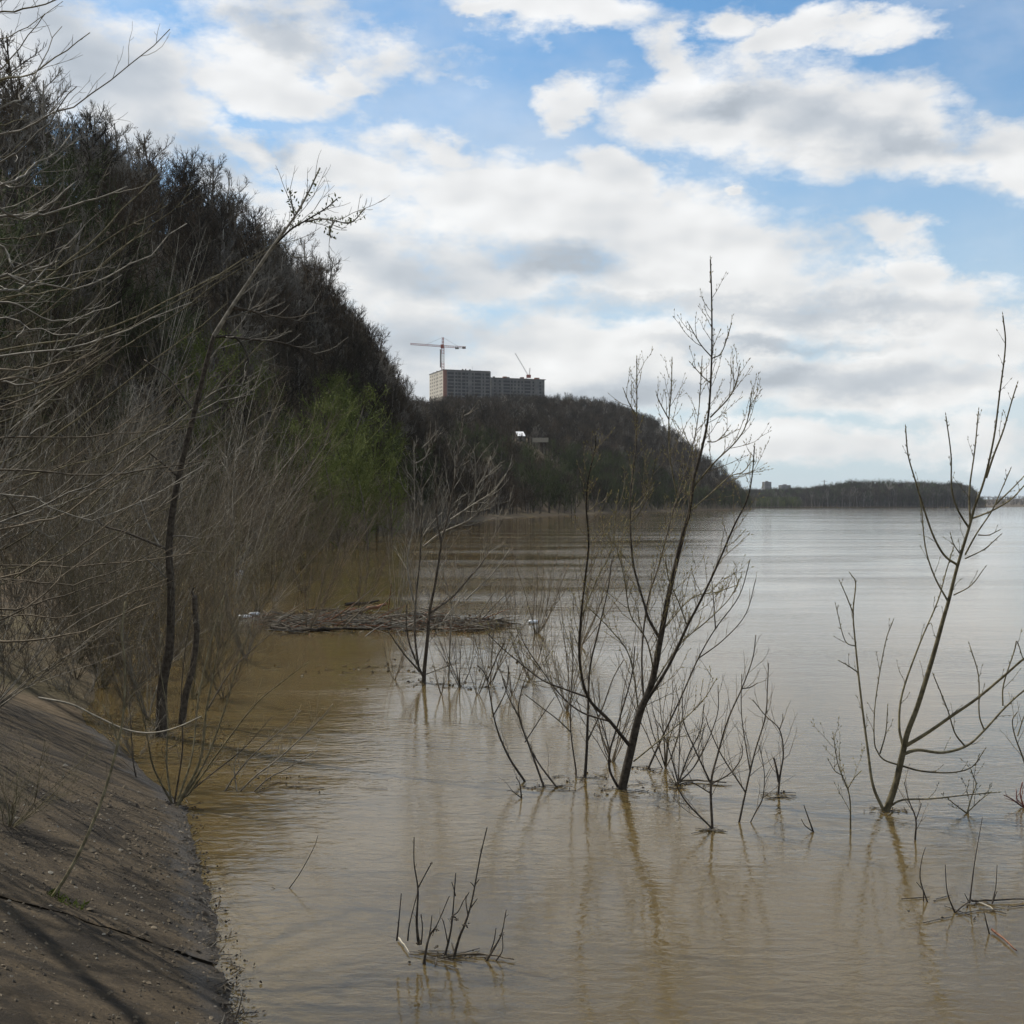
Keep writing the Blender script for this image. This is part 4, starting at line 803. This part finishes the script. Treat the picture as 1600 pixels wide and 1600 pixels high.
# ------------------------------------------------------------------ forest trees
def forest_tree(seed, H=8.0, spread=0.5, limbs=13, kind=0, leaf_n=0, low=0.2):
    rnd = np.random.default_rng(seed); tr = Geo(); cr = Geo()
    q = path(np.array([0, 0, -0.5]), np.array([0, 0, 1.0]), H * 0.97, 8, 0.045, 0.03, rnd); tr.tube(q, np.linspace(H * .015, H * .004, 9), 5)
    for i in range(limbs):
        f = low + (0.95 - low) * (i + rnd.random()) / limbs; k = f * 8; j = min(int(k), 7); p = q[j] * (1 - k + j) + q[j + 1] * (k - j)
        a = i * 2.4 + rnd.uniform(-.4, .4); ll = H * spread * (1.1 - f) ** 0.6 * rnd.uniform(.6, 1.1); d = np.array([math.cos(a), math.sin(a), rnd.uniform(.5, 1.2)])
        b = path(p, d, ll, 5, 0.10, 0.10, rnd); cr.tube(b, np.linspace(H * .0055 * (1.1 - f * .5), H * .0022, 6), 3)
        for m_ in range(9):
            t = rnd.integers(1, 6); d2 = side_dir(norm(b[t] - b[t - 1]), rnd, rnd.uniform(.4, .9), np.array([0, 0, .5])); c = path(b[t], d2, ll * rnd.uniform(.25, .5), 3, .13, .10, rnd); cr.tube(c, np.linspace(H * .0024, H * .0013, 4), 3)
            for n_ in range(6):
                t2 = rnd.integers(1, 4); d3 = side_dir(norm(c[t2] - c[t2 - 1]), rnd, rnd.uniform(.4, 1.0), np.array([0, 0, .4])); e = path(c[t2], d3, ll * rnd.uniform(.10, .28), 2, .12, .08, rnd); cr.tube(e, np.linspace(H * .0016, H * .0008, 3), 3)
                for _ in range(leaf_n): leaf(cr, e[rnd.integers(0, 3)] + rnd.normal(size=3) * .02 * H, rnd.normal(size=3), H * .016, H * .005, 1)
    return tr, cr
FT = {}
TW = ['forest_twig', 'forest_twig', 'forest_twig_rust', 'forest_twig_grey', 'forest_green', 'willow_green']
src_col = bpy.data.collections.new('forest_sources')     # never linked to the scene: only the node modifiers read it
params = [dict(seed=1, spread=.42, limbs=14, low=.34), dict(seed=2, spread=.50, limbs=13, low=.42), dict(seed=3, spread=.40, limbs=15, low=.2), dict(seed=4, spread=.46, limbs=13, low=.3), dict(seed=5, spread=.5, limbs=14, leaf_n=2, low=.08), dict(seed=6, spread=.52, limbs=14, leaf_n=2, low=.05)]
for k, pr in enumerate(params):
    tr, cr = forest_tree(**pr); tk = M['forest_trunk_pale' if k == 3 else 'forest_trunk']; tm = tr.mesh('trunk', tk); cm = cr.mesh('crown', [M[TW[k]], M[TW[k]]])
    tr, cr = forest_tree(**pr); tr.flush(); nv = tr.nv
    tr.V += cr.V if not cr.groups else []; cr.flush(); tr.V = tr.V[:] ; 
    if cr.V and cr.V[0] is not None:
        if len(tr.V) and sum(len(v) for v in tr.V) != nv: tr.V = tr.V[:len(tr.V) - len(cr.V)]
        tr.V += cr.V; tr.Fc += [[i + nv for i in f] for f in cr.Fc]; tr.mi += [1] * len(cr.Fc)
    jm = tr.mesh('forest_tree_joined', [tk, M[TW[k]]])
    so_ = bpy.data.objects.new('forest_source_%d' % k, jm); src_col.objects.link(so_)
    FT[k] = (tm, cm)
def instancer(name, pts, label, cat, **props):
    """pts: list of (x,y,z,rotz,scale,kind) -> one stuff object that instances the joined trees"""
    A = np.array(pts, float); me = bpy.data.meshes.new(name); me.vertices.add(len(A)); me.vertices.foreach_set('co', A[:, :3].astype(np.float32).ravel())
    a = me.attributes.new('rot', 'FLOAT_VECTOR', 'POINT'); rv = np.zeros((len(A), 3), np.float32); rv[:, 2] = A[:, 3]; a.data.foreach_set('vector', rv.ravel())
    a = me.attributes.new('scl', 'FLOAT', 'POINT'); a.data.foreach_set('value', A[:, 4].astype(np.float32))
    a = me.attributes.new('idx', 'INT', 'POINT'); a.data.foreach_set('value', A[:, 5].astype(np.int32)); me.update()
    o = link(name, me, kind='stuff', label=label, category=cat)
    ng = bpy.data.node_groups.new(name, 'GeometryNodeTree'); ng.interface.new_socket('Geometry', in_out='INPUT', socket_type='NodeSocketGeometry'); ng.interface.new_socket('Geometry', in_out='OUTPUT', socket_type='NodeSocketGeometry')
    N = ng.nodes; L = ng.links; gi = N.new('NodeGroupInput'); go = N.new('NodeGroupOutput'); ip = N.new('GeometryNodeInstanceOnPoints'); ci = N.new('GeometryNodeCollectionInfo')
    ci.inputs['Collection'].default_value = src_col; ci.inputs['Separate Children'].default_value = True; ci.inputs['Reset Children'].default_value = True
    L.new(gi.outputs[0], ip.inputs['Points']); L.new(ci.outputs[0], ip.inputs['Instance']); ip.inputs['Pick Instance'].default_value = True
    for nm, ty, sock in (('rot', 'FLOAT_VECTOR', 'Rotation'), ('scl', 'FLOAT', 'Scale'), ('idx', 'INT', 'Instance Index')):
        na = N.new('GeometryNodeInputNamedAttribute'); na.data_type = ty; na.inputs[0].default_value = nm; L.new(na.outputs[0], ip.inputs[sock])
    L.new(ip.outputs[0], go.inputs[0]); md = o.modifiers.new('trees', 'NODES'); md.node_group = ng
    return o
def proj(x, y, z): return CX + x / y * F, CY - (z - CAMH) / y * F
RF = random.Random(77)
A_pts = []
# near hill, front slope and crest
for _ in range(26000):
    y = RF.uniform(34, 268); s = RF.uniform(3.0, float(SR(y)) + 9); x = float(XS(y)) - s
    pxx, pyy = proj(x, y, bank_z(x, y) + 4)
    if pxx < -90 or pxx > 880: continue
    dens = 0.50 if s < float(SR(y)) - 2 else 0.62
    if s < float(SHELF(y)) and y > 170: dens = 0.5
    if RF.random() > dens * (0.12 + 0.07 * (y > 120)): continue
    h = RF.gauss(6.5, 1.9) * (0.8 if s < 8 else 1.0); h = max(3.0, min(11.5, h)) * (0.85 if s > float(SR(y)) - 3 else 1)
    k = RF.choices([0, 1, 2, 3], [4.5, 3.5, 3.2, 2.0])[0]
    if 55 < y < 110 and RF.random() < .25: k = 3
    if y < 90 and s < 14 and RF.random() < .25: k = 4
    if 70 < y < 150 and s < 8 and RF.random() < .45: k = RF.choice([4, 5])
    A_pts.append((x, y, bank_z(x, y), RF.uniform(0, 6.28), h / 8.0, k))
print('hill A trees', len(A_pts))
def rank(p): return p[4] * 8 / p[1] * (2.2 if (float(XS(p[1])) - p[0]) > float(SR(p[1])) - 4 else 1.0)
A_pts.sort(key=rank, reverse=True)
lab_tree = {0: 'dark bare tree', 1: 'dark bare spreading tree', 2: 'rust-brown bare tree', 3: 'pale grey bare tree', 4: 'tree with first green leaves', 5: 'bright green willow'}
for p in A_pts[:300]:
    sh_ = float(XS(p[1])) - p[0]; zone = 'on the skyline of the near hill' if sh_ > float(SR(p[1])) - 5 else ('high on the near hillside' if sh_ > float(SR(p[1])) * .5 else 'low on the near hillside')
    o = thing('hillside_tree', lab_tree[p[5]] + ' ' + zone, 'tree', p[:3], p[3], 'bare trees on the near hillside'); o.scale = (p[4],) * 3
    link('trunk', FT[p[5]][0], o); link('crown', FT[p[5]][1], o)
instancer('hillside_wood', A_pts[300:], 'mass of bare brown trees covering the steep near hillside', 'wood')
# green willows at the foot of the near hill
for (px, y, dx, h, lb) in [(545, 92, 0, 10.5, 'bright green willow in new leaf at the foot of the dark hill'), (590, 108, 0, 9.5, 'rounded green willow at the water, rightmost of the green ones'), (505, 84, 0, 8.0, 'yellow-green willow left of the bright green one'), (465, 80, 0, 5.5, 'low green willow bush nearest the thicket'), (560, 78, 0, 6.5, 'low round green willow in front of the bright green one'), (525, 104, 0, 12, 'tallest green willow, behind the others against the dark hill'), (430, 74, 0, 5.0, 'leftmost small green willow behind the thicket'), (575, 62, 0, 4.6, 'nearest low green willow, just behind the driftwood line'), (530, 64, 0, 5.0, 'low yellow-green willow between the thicket and the nearest one'), (612, 84, 0, 5.6, 'small green willow at the right foot of the green group')]:
    x = (px - CX) / F * y; o = thing('green_willow', lb, 'tree', (x, y, max(0, bank_z(x, y))), RF.uniform(0, 6)); o.scale = (h / 8,) * 3
    link('trunk', FT[5][0], o); link('crown', FT[5][1], o)
    x2 = x - 1.6; 
# far headland
B_pts = []
for _ in range(60000):
    y = RF.uniform(262, 1150); s = RF.uniform(1.0, float(SR(y)) + 60); x = float(XS(y)) - s
    u = x / y
    if u < -0.13 or u > 0.215: continue
    if RF.random() > 0.13 * (y / 800.0) ** 0.2: continue
    if s < 10: k, h = RF.choice([4, 4, 1, 0]), RF.uniform(6, 10)
    elif y < 330 and s < 30: k, h = RF.choice([0, 1, 4, 4, 2]), RF.uniform(6, 9)
    elif s < 22 and y < 560: k, h = RF.choice([4, 4, 0, 1]), RF.uniform(7, 10)
    else: k, h = RF.choices([0, 1, 2, 3], [4, 4, 3, 1.4])[0], RF.uniform(6.5, 11)
    if y > 790 and s < 40: k = RF.choice([2, 3, 3, 1]); h *= 0.95
    if y > 960 and s > 60: h += RF.uniform(1, 5)
    B_pts.append((x, y, bank_z(x, y), RF.uniform(0, 6.28), h / 8.0, k))
print('headland trees', len(B_pts))
# ------------------------------------------------------------------ terrace with hut on the headland (found where the sight line meets the slope)
def hill_hit(px, py, clear=6.5):
    for Y in np.arange(300, 1100, 2.0):
        p = at(px, py, Y)
        if p[2] <= bank_z(p[0], p[1]) + clear: return p
    return at(px, py, 700)
hp = hill_hit(813, 682, 3.0); print('hut at', hp)
B_pts = [p for p in B_pts if not (abs(p[0] / p[1] - hp[0] / hp[1] - 0.010) < 0.016 and hp[1] - 38 < p[1] < hp[1] + 6)]
instancer('headland_wood', B_pts, 'bare and half green wood covering the far headland', 'wood')
M['render_white'] = varied('render_white', (0.62, 0.62, 0.60), (0.78, 0.78, 0.76), 0.5, rnd=0.02)
M['metal_roof'] = varied('metal_roof', (0.72, 0.73, 0.74), (0.82, 0.82, 0.82), 0.5, rough=0.6, rnd=0.02)
M['dark_opening'] = varied('dark_opening', (0.006, 0.007, 0.009), (0.014, 0.016, 0.02), 1.0, rough=0.6, spec=0.2, rnd=0.3)
M['panel_grey'] = varied('panel_grey', (0.070, 0.070, 0.069), (0.125, 0.121, 0.115), 0.25, rnd=0.03)
M['panel_beige_sunlit'] = varied('panel_beige_sunlit', (0.46, 0.42, 0.35), (0.56, 0.51, 0.43), 0.25, rnd=0.03)  # beige panels, with extra brightness of the sunlit side put into the colour
M['brick_red'] = varied('brick_red', (0.17, 0.075, 0.05), (0.23, 0.10, 0.07), 1.2, rnd=0.03)
M['parapet'] = varied('parapet', (0.10, 0.095, 0.085), (0.15, 0.14, 0.125), 1.2, rnd=0.05)
M['crane_red'] = varied('crane_red', (0.22, 0.06, 0.04), (0.32, 0.10, 0.07), 1.0, rnd=0.03)
M['crane_white'] = varied('crane_white', (0.5, 0.48, 0.45), (0.62, 0.6, 0.56), 1.0, rnd=0.03)
sc_ = hp[1] / 600.0
hut = thing('hut', 'small hut with a bright white roof on the headland terrace', 'hut', (hp[0], hp[1], hp[2] - 2.2 * sc_), 0.3)
g = Geo(); g.box((0, 0, 1.0 * sc_), (3.4 * sc_, 3.2 * sc_, 2.4 * sc_)); link('wall', g.mesh('wall', M['parapet']), hut)
g = Geo(); a, zc = 2.0 * sc_, 2.2 * sc_
g.add([(-a, -a, zc), (a, -a, zc), (a * 1.1, a, zc + 2.3 * sc_), (-a * .9, a, zc + 2.3 * sc_), (-a, -a, zc + .15), (a, -a, zc + .15), (a * 1.1, a, zc + 2.3 * sc_ + .15), (-a * .9, a, zc + 2.3 * sc_ + .15)],
      [(3, 2, 1, 0), (4, 5, 6, 7), (0, 1, 5, 4), (1, 2, 6, 5), (2, 3, 7, 6), (3, 0, 4, 7)]); link('roof', g.mesh('roof', M['metal_roof']), hut)
g = Geo(); g.box((-.2, -1.65 * sc_, 0.9 * sc_), (0.9 * sc_, .1, 1.9 * sc_)); link('door', g.mesh('door', M['dark_opening']), hut)
g = Geo(); wp = at(832, 687, hp[1] - 3); wq = at(857, 688, hp[1] - 4); g.box((0, 0, 0), (float(wq[0] - wp[0]), 0.5, 1.4), (0, 0, -.05)); 
tw = link('terrace_wall', g.mesh('terrace_wall', M['bark_pale']), loc=(wp + wq) / 2, label='low pale retaining wall right of the white-roofed hut', category='wall')

# ------------------------------------------------------------------ apartment blocks under construction
TH = math.radians(20)
def block(name, label, corner, Lf, Ls, H, z0, cols, cut, side_cols, brick, floors, seedb):
    """front runs along +x local from the corner, left side runs along +y local"""
    o = thing(name, label, 'building', (corner[0], corner[1], z0), TH)
    g = Geo(); g.box((Lf / 2, Ls / 2, H / 2 - 10), (Lf - 0.6, Ls - 0.6, H + 20 - 0.4)); link('core', g.mesh('core', M['panel_grey']), o)
    fh = 2.95; n = floors
    # front facade: piers, spandrels; left facade of beige panels, brightened in colour as the sunlit side
    g = Geo(); gs = Geo(); x = 0.0; win = []
    for w, kind in cols:
        if kind == 'wall': g.box((x + w / 2, -0.05, H / 2 - 10), (w, 0.7, H + 20))
        elif kind == 'brick': link('brick_strip', (lambda q: (q.box((x + w / 2 - .25, 0.0, H / 2 - 10), (w, 0.9, H + 20.2)), q.mesh('brick_strip', M['brick_red']))[1])(Geo()), o)
        else:
            for f in range(n + 1):
                z = H - 1.2 - f * fh; g.box((x + w / 2, 0.0, z), (w, 0.5, 1.15 if kind == 'win' else 1.0)); win.append((x + w / 2, z - 1.0 - 0.45, w, kind))
        x += w
    link('facade', g.mesh('facade', M['panel_grey']), o)
    gw = Geo(); gw.box((0, 0, 0), (1, 0.12, 1)); wm = gw.mesh('window', M['dark_opening'])
    for (cx_, cz, w, kind) in win:
        if cz < -7: continue
        a = link('window' if kind == 'win' else 'loggia', wm, o, (cx_, 0.14, cz)); a.scale = (w, 1, 1.9)
    g = Geo(); g.box((-0.05, Ls / 2 + .3, H / 2 - 10), (0.5, Ls - .6, H + 20)); link('side_wall', g.mesh('side_wall', M['panel_beige_sunlit']), o)
    sw = Geo(); sw.box((0, 0, 0), (0.12, 1, 1)); sm = sw.mesh('window', M['dark_opening'])
    for cy_ in side_cols:
        for f in range(n):
            a = link('window', sm, o, (-0.34, cy_, H - 2.4 - f * fh)); a.scale = (1, 1.6, 1.5)
    g = Geo(); g.box((Lf / 2, Ls / 2, H + 0.25), (Lf + 1.2, Ls + 1.2, 0.5)); 
    rr = random.Random(seedb)
    for _ in range(16): g.box((rr.uniform(1, Lf - 1), rr.uniform(.5, Ls - 1), H + 1.0), (rr.uniform(.6, 3.5), rr.uniform(.6, 2), rr.uniform(.6, 1.6)))
    link('roof', g.mesh('roof', M['parapet']), o)
    for (fx, w_) in [(Lf * .3, 3.5), (Lf * .62, 3), (Lf * .9, 4)]:
        g = Geo(); g.box((fx, Ls * .4, H + 1.3), (w_, 3, 2.2)); link('roof_hut', g.mesh('roof_hut', M['brick_red']), o)
    return o
YB = 1050
c1 = at(693, 578, YB); zg = 74
W_, L_, N_ = 'wall', 'log', 'win'
block('apartment_block', 'taller unfinished apartment block with a red brick corner and pale sunlit side', (c1[0], c1[1]), 41.5, 42, float(c1[2] - zg) , zg,
      [(3.0, 'brick'), (.8, W_), (5.4, L_), (1.2, W_), (2.0, N_), (.6, W_), (2.4, L_), (1.2, W_), (3.0, L_), (.8, W_), (1.6, N_), (3.6, W_), (1.4, N_), (1.0, W_), (5.6, L_), (1.6, W_), (1.2, N_), (1.6, W_), (3.4, L_), (1.1, W_)], 0, (4, 9, 16, 21, 27, 33, 38), True, 13, 1)
c2 = at(767.5, 590.5, YB + 34)
block('apartment_block', 'lower long apartment block with plain concrete front, right of the taller one', (c2[0], c2[1]), 51.0, 18, float(c2[2] - zg), zg,
      [(2.5, W_), (1.6, N_), (3, W_), (1.8, N_), (2.4, W_), (6.2, L_), (1.0, W_), (1.6, N_), (1.4, W_), (1.6, N_), (2, W_), (1.6, N_), (1.6, W_), (1.6, N_), (1.4, W_), (5.6, L_), (2, W_), (1.6, N_), (5.0, W_), (1.6, N_), (3.2, W_)], 0, (5, 12), False, 12, 2)
def lattice(g, A, B, w, step, r, mi=0):
    A = np.array(A, float); B = np.array(B, float); d = norm(B - A); u = norm(np.cross(d, (0.1, 1, 0.05))); v = np.cross(d, u); L = np.linalg.norm(B - A); n = max(2, int(L / step))
    cs = [(u + v) * w / 2, (u - v) * w / 2, (-u - v) * w / 2, (-u + v) * w / 2]
    for c in cs: g.tube([A + c, B + c], [r, r], 4, mi)
    for i in range(n):
        p = A + (B - A) * i / n; q = A + (B - A) * (i + 1) / n
        for k in range(4): g.tube([p + cs[k], q + cs[(k + 1) % 4]], [r * .7, r * .7], 3, mi)
YC = 1085
cr = thing('tower_crane', 'tall red and white tower crane standing over the unfinished block', 'crane', (float(at(692, 0, YC)[0]), YC, 78), 0)
zof = lambda py: float(at(0, py, YC)[2] - 78); xof = lambda px: float((px - 692) / F * YC)
for i in range(9):
    za, zb = i * (zof(541)) / 9, (i + 1) * zof(541) / 9; g = Geo(); lattice(g, (0, 0, za), (0, 0, zb), 2.0, 2.2, 0.20); link('mast_section', g.mesh('mast_section', M['crane_red' if i % 2 == 0 else 'crane_white']), cr)
g = Geo(); lattice(g, (0, 0, zof(541)), (0, 0, zof(527)), 1.3, 2.0, 0.18); link('apex', g.mesh('apex', M['crane_red']), cr)
g = Geo(); lattice(g, (xof(641), 0, zof(537.5)), (0, 0, zof(541)), 1.3, 2.0, 0.15); link('jib', g.mesh('jib', M['crane_red']), cr)
g = Geo(); lattice(g, (0, 0, zof(541)), (xof(728), 0, zof(543)), 1.4, 2.0, 0.15); link('counter_jib', g.mesh('counter_jib', M['crane_red']), cr)
g = Geo(); g.box((xof(714), 0, zof(544)), (3.2, 1.5, 1.6)); g.box((xof(725), 0, zof(543.5)), (3.0, 1.5, 1.6)); link('counterweight', g.mesh('counterweight', M['parapet']), cr)
g = Geo(); g.box((-.6, -1.2, zof(541.5)), (2.6, 2.4, 3.0)); link('cab', g.mesh('cab', M['crane_red']), cr)
g = Geo(); g.tube([(0, 0, zof(527)), (xof(665), 0, zof(538.5))], [.09, .09], 3); g.tube([(0, 0, zof(527)), (xof(716), 0, zof(541.5))], [.09, .09], 3); link('stay_cables', g.mesh('stay_cables', M['parapet']), cr)
g = Geo(); g.box((-2.1, 0, zof(560)), (1.0, 1.6, 16)); link('hoist', g.mesh('hoist', M['parapet']), cr)
YD = 1090
c3 = thing('roof_crane', 'small luffing crane with its thin boom raised over the lower block roof', 'crane', (float(at(827, 0, YD)[0]), YD, float(at(0, 591, YD)[2])), 0)
px2 = lambda px, py: (float((px - 827) / F * YD), 0, float((591 - py) / F * YD))
g = Geo(); lattice(g, px2(827, 588), px2(828, 575), 0.7, 1.2, 0.12); link('mast', g.mesh('mast', M['crane_white']), c3)
g = Geo(); lattice(g, px2(825, 586), px2(805, 552), 0.6, 1.5, 0.10); link('boom', g.mesh('boom', M['crane_white']), c3)
g = Geo(); g.box(px2(826, 588), (4.0, 3, 2.6)); link('cab', g.mesh('cab', M['crane_red']), c3)
g = Geo(); pa = at(738, 582, YB + 10); g.tube([(0, 0, -3), (0, 0, 5.5)], [.12, .05], 4); link('roof_mast', g.mesh('roof_mast', M['parapet']), loc=pa, label='thin antenna pole on the roof of the taller block', category='pole')

def haze():
    m = bpy.data.materials.new('haze'); m.use_nodes = True; T = NT(m.node_tree)
    v = T.n('ShaderNodeVolumePrincipled', {'Color': (0.86, 0.92, 1.0, 1), 'Density': 0.00005, 'Anisotropy': 0.3})
    T.n('ShaderNodeOutputMaterial', {'Volume': v.outputs[0]})
    g = Geo(); g.box((0, 7220, 86), (19000, 14660, 186)); link('haze', g.mesh('haze', m), kind='stuff', label='thin pale haze over the river', category='haze')
haze()
# ------------------------------------------------------------------ far bank across the bend
def far_bank(name, Y0, Y1, x0, x1, h, m_, seed):
    rr = random.Random(seed); V = []; Fc = []; nx_ = 90; rows = [0, 0.03, 0.1, 0.3, 0.7, 1.0]
    for j, f in enumerate(rows):
        for i in range(nx_ + 1):
            x = x0 + (x1 - x0) * i / nx_; wob = 14 * math.sin(x * .011) + 9 * math.sin(x * .037 + 1); y = Y0 + wob * (1 - f) + (Y1 - Y0) * f
            z = (-2 if f == 0 else (1.2 if j == 1 else h * math.sin(min(f * 1.6, 1) * math.pi / 2) * (1 + .15 * math.sin(x * .009))))
            if j == len(rows) - 1: z = h * .8
            V.append((x, y, z))
    n = nx_ + 1; Fc = [(j * n + i, j * n + i + 1, (j + 1) * n + i + 1, (j + 1) * n + i) for j in range(len(rows) - 1) for i in range(nx_)]
    g = Geo(); g.add(V, Fc); link(name, g.mesh(name, m_, True), kind='structure')
far_bank('far_bank', 1400, 2100, 150, 560, 6, M['hill_earth'], 1)
far_bank('far_hill', 2600, 3600, 100, 3000, 22, M['hill_earth'], 2)
C_pts = []
for _ in range(2600):
    y = 1400 + 360 * RF.random() ** 1.7; x = RF.uniform(0.17, 0.385) * y
    px = CX + x / y * F
    hmax = float(np.interp(px, [1150, 1180, 1260, 1330, 1400, 1440, 1500, 1520, 1535], [22, 22, 24, 32, 31, 31, 29, 25, 8]))
    wob = 14 * math.sin(x * .011) + 9 * math.sin(x * .037 + 1)
    if y < 1400 + wob + 4: y = 1402 + wob + RF.uniform(3, 16)
    h = hmax * RF.uniform(.72, 1.0) * (0.75 if y < 1430 else 1); C_pts.append((x, y, 1.0 + (y - 1400) * .004, RF.uniform(0, 6.3), h / 8, RF.choice([0, 1, 1, 0, 3, 4, 2])))
for _ in range(260):
    y = RF.uniform(1150, 1300); x = RF.uniform(0.193, 0.235) * y; C_pts.append((x, y, 0.2, RF.uniform(0, 6.3), RF.uniform(6, 11) / 8, RF.choice([4, 5, 4, 3])))
for _ in range(2600):
    y = 2650 + RF.random() ** 1.2 * 560; x = RF.uniform(0.16, 0.5) * y; C_pts.append((x, y, 20 * math.sin(min(max((y - 2630) / 1000, 0) * 1.6, 1) * math.pi / 2) - 1.5, RF.uniform(0, 6.3), RF.uniform(7, 12) / 8, RF.choice([0, 1, 2, 2])))
instancer('far_bank_wood', C_pts, 'dark low wood along the far river bank', 'wood')
g = Geo(); g.box((0, 0, 0), (170, 130, 1.2)); link('far_spit', g.mesh('far_spit', M['hill_earth']), loc=(262, 1225, 0.0), kind='structure')
def far_block(label, px, pt, wpx, Y, hh):
    p = at(px, pt, Y); w = wpx / F * Y; o = thing('distant_block', label, 'building', (p[0], p[1], p[2] - hh), 0.2)
    g = Geo(); g.box((0, 0, hh / 2), (w, 16, hh)); link('wall', g.mesh('wall', M['panel_grey']), o)
    g = Geo(); g.box((0, 0, hh + 1), (w * .3, 6, 2.4)); link('roof_hut', g.mesh('roof_hut', M['parapet']), o)
    gw = Geo(); gw.box((0, 0, 0), (w * .86, .3, 1.3)); wm = gw.mesh('window_row', M['dark_opening'])
    for f in range(5): link('window_row', wm, o, (0, -8.1, hh - 2.6 - f * 3.2))
far_block('distant apartment block rising above the trees just beyond the headland tip', 1198, 753, 11, 2900, 50)
far_block('lower distant block right of the taller one beyond the headland tip', 1226, 758, 16, 3000, 40)
for (px, pt, lb) in [(1288, 750, 'thin distant mast above the far bank wood'), (1276, 760, 'shorter distant mast above the far bank wood')]:
    p = at(px, pt, 2700); o = thing('distant_mast', lb, 'mast', (p[0], p[1], 10)); g = Geo(); lattice(g, (0, 0, 0), (0, 0, p[2] - 10), 1.4, 4, .3); link('mast', g.mesh('mast', M['parapet']), o)
    g = Geo(); g.tube([(-7, 0, p[2] - 13), (7, 0, p[2] - 13)], [.3, .3], 4); link('cross_arm', g.mesh('cross_arm', M['parapet']), o)
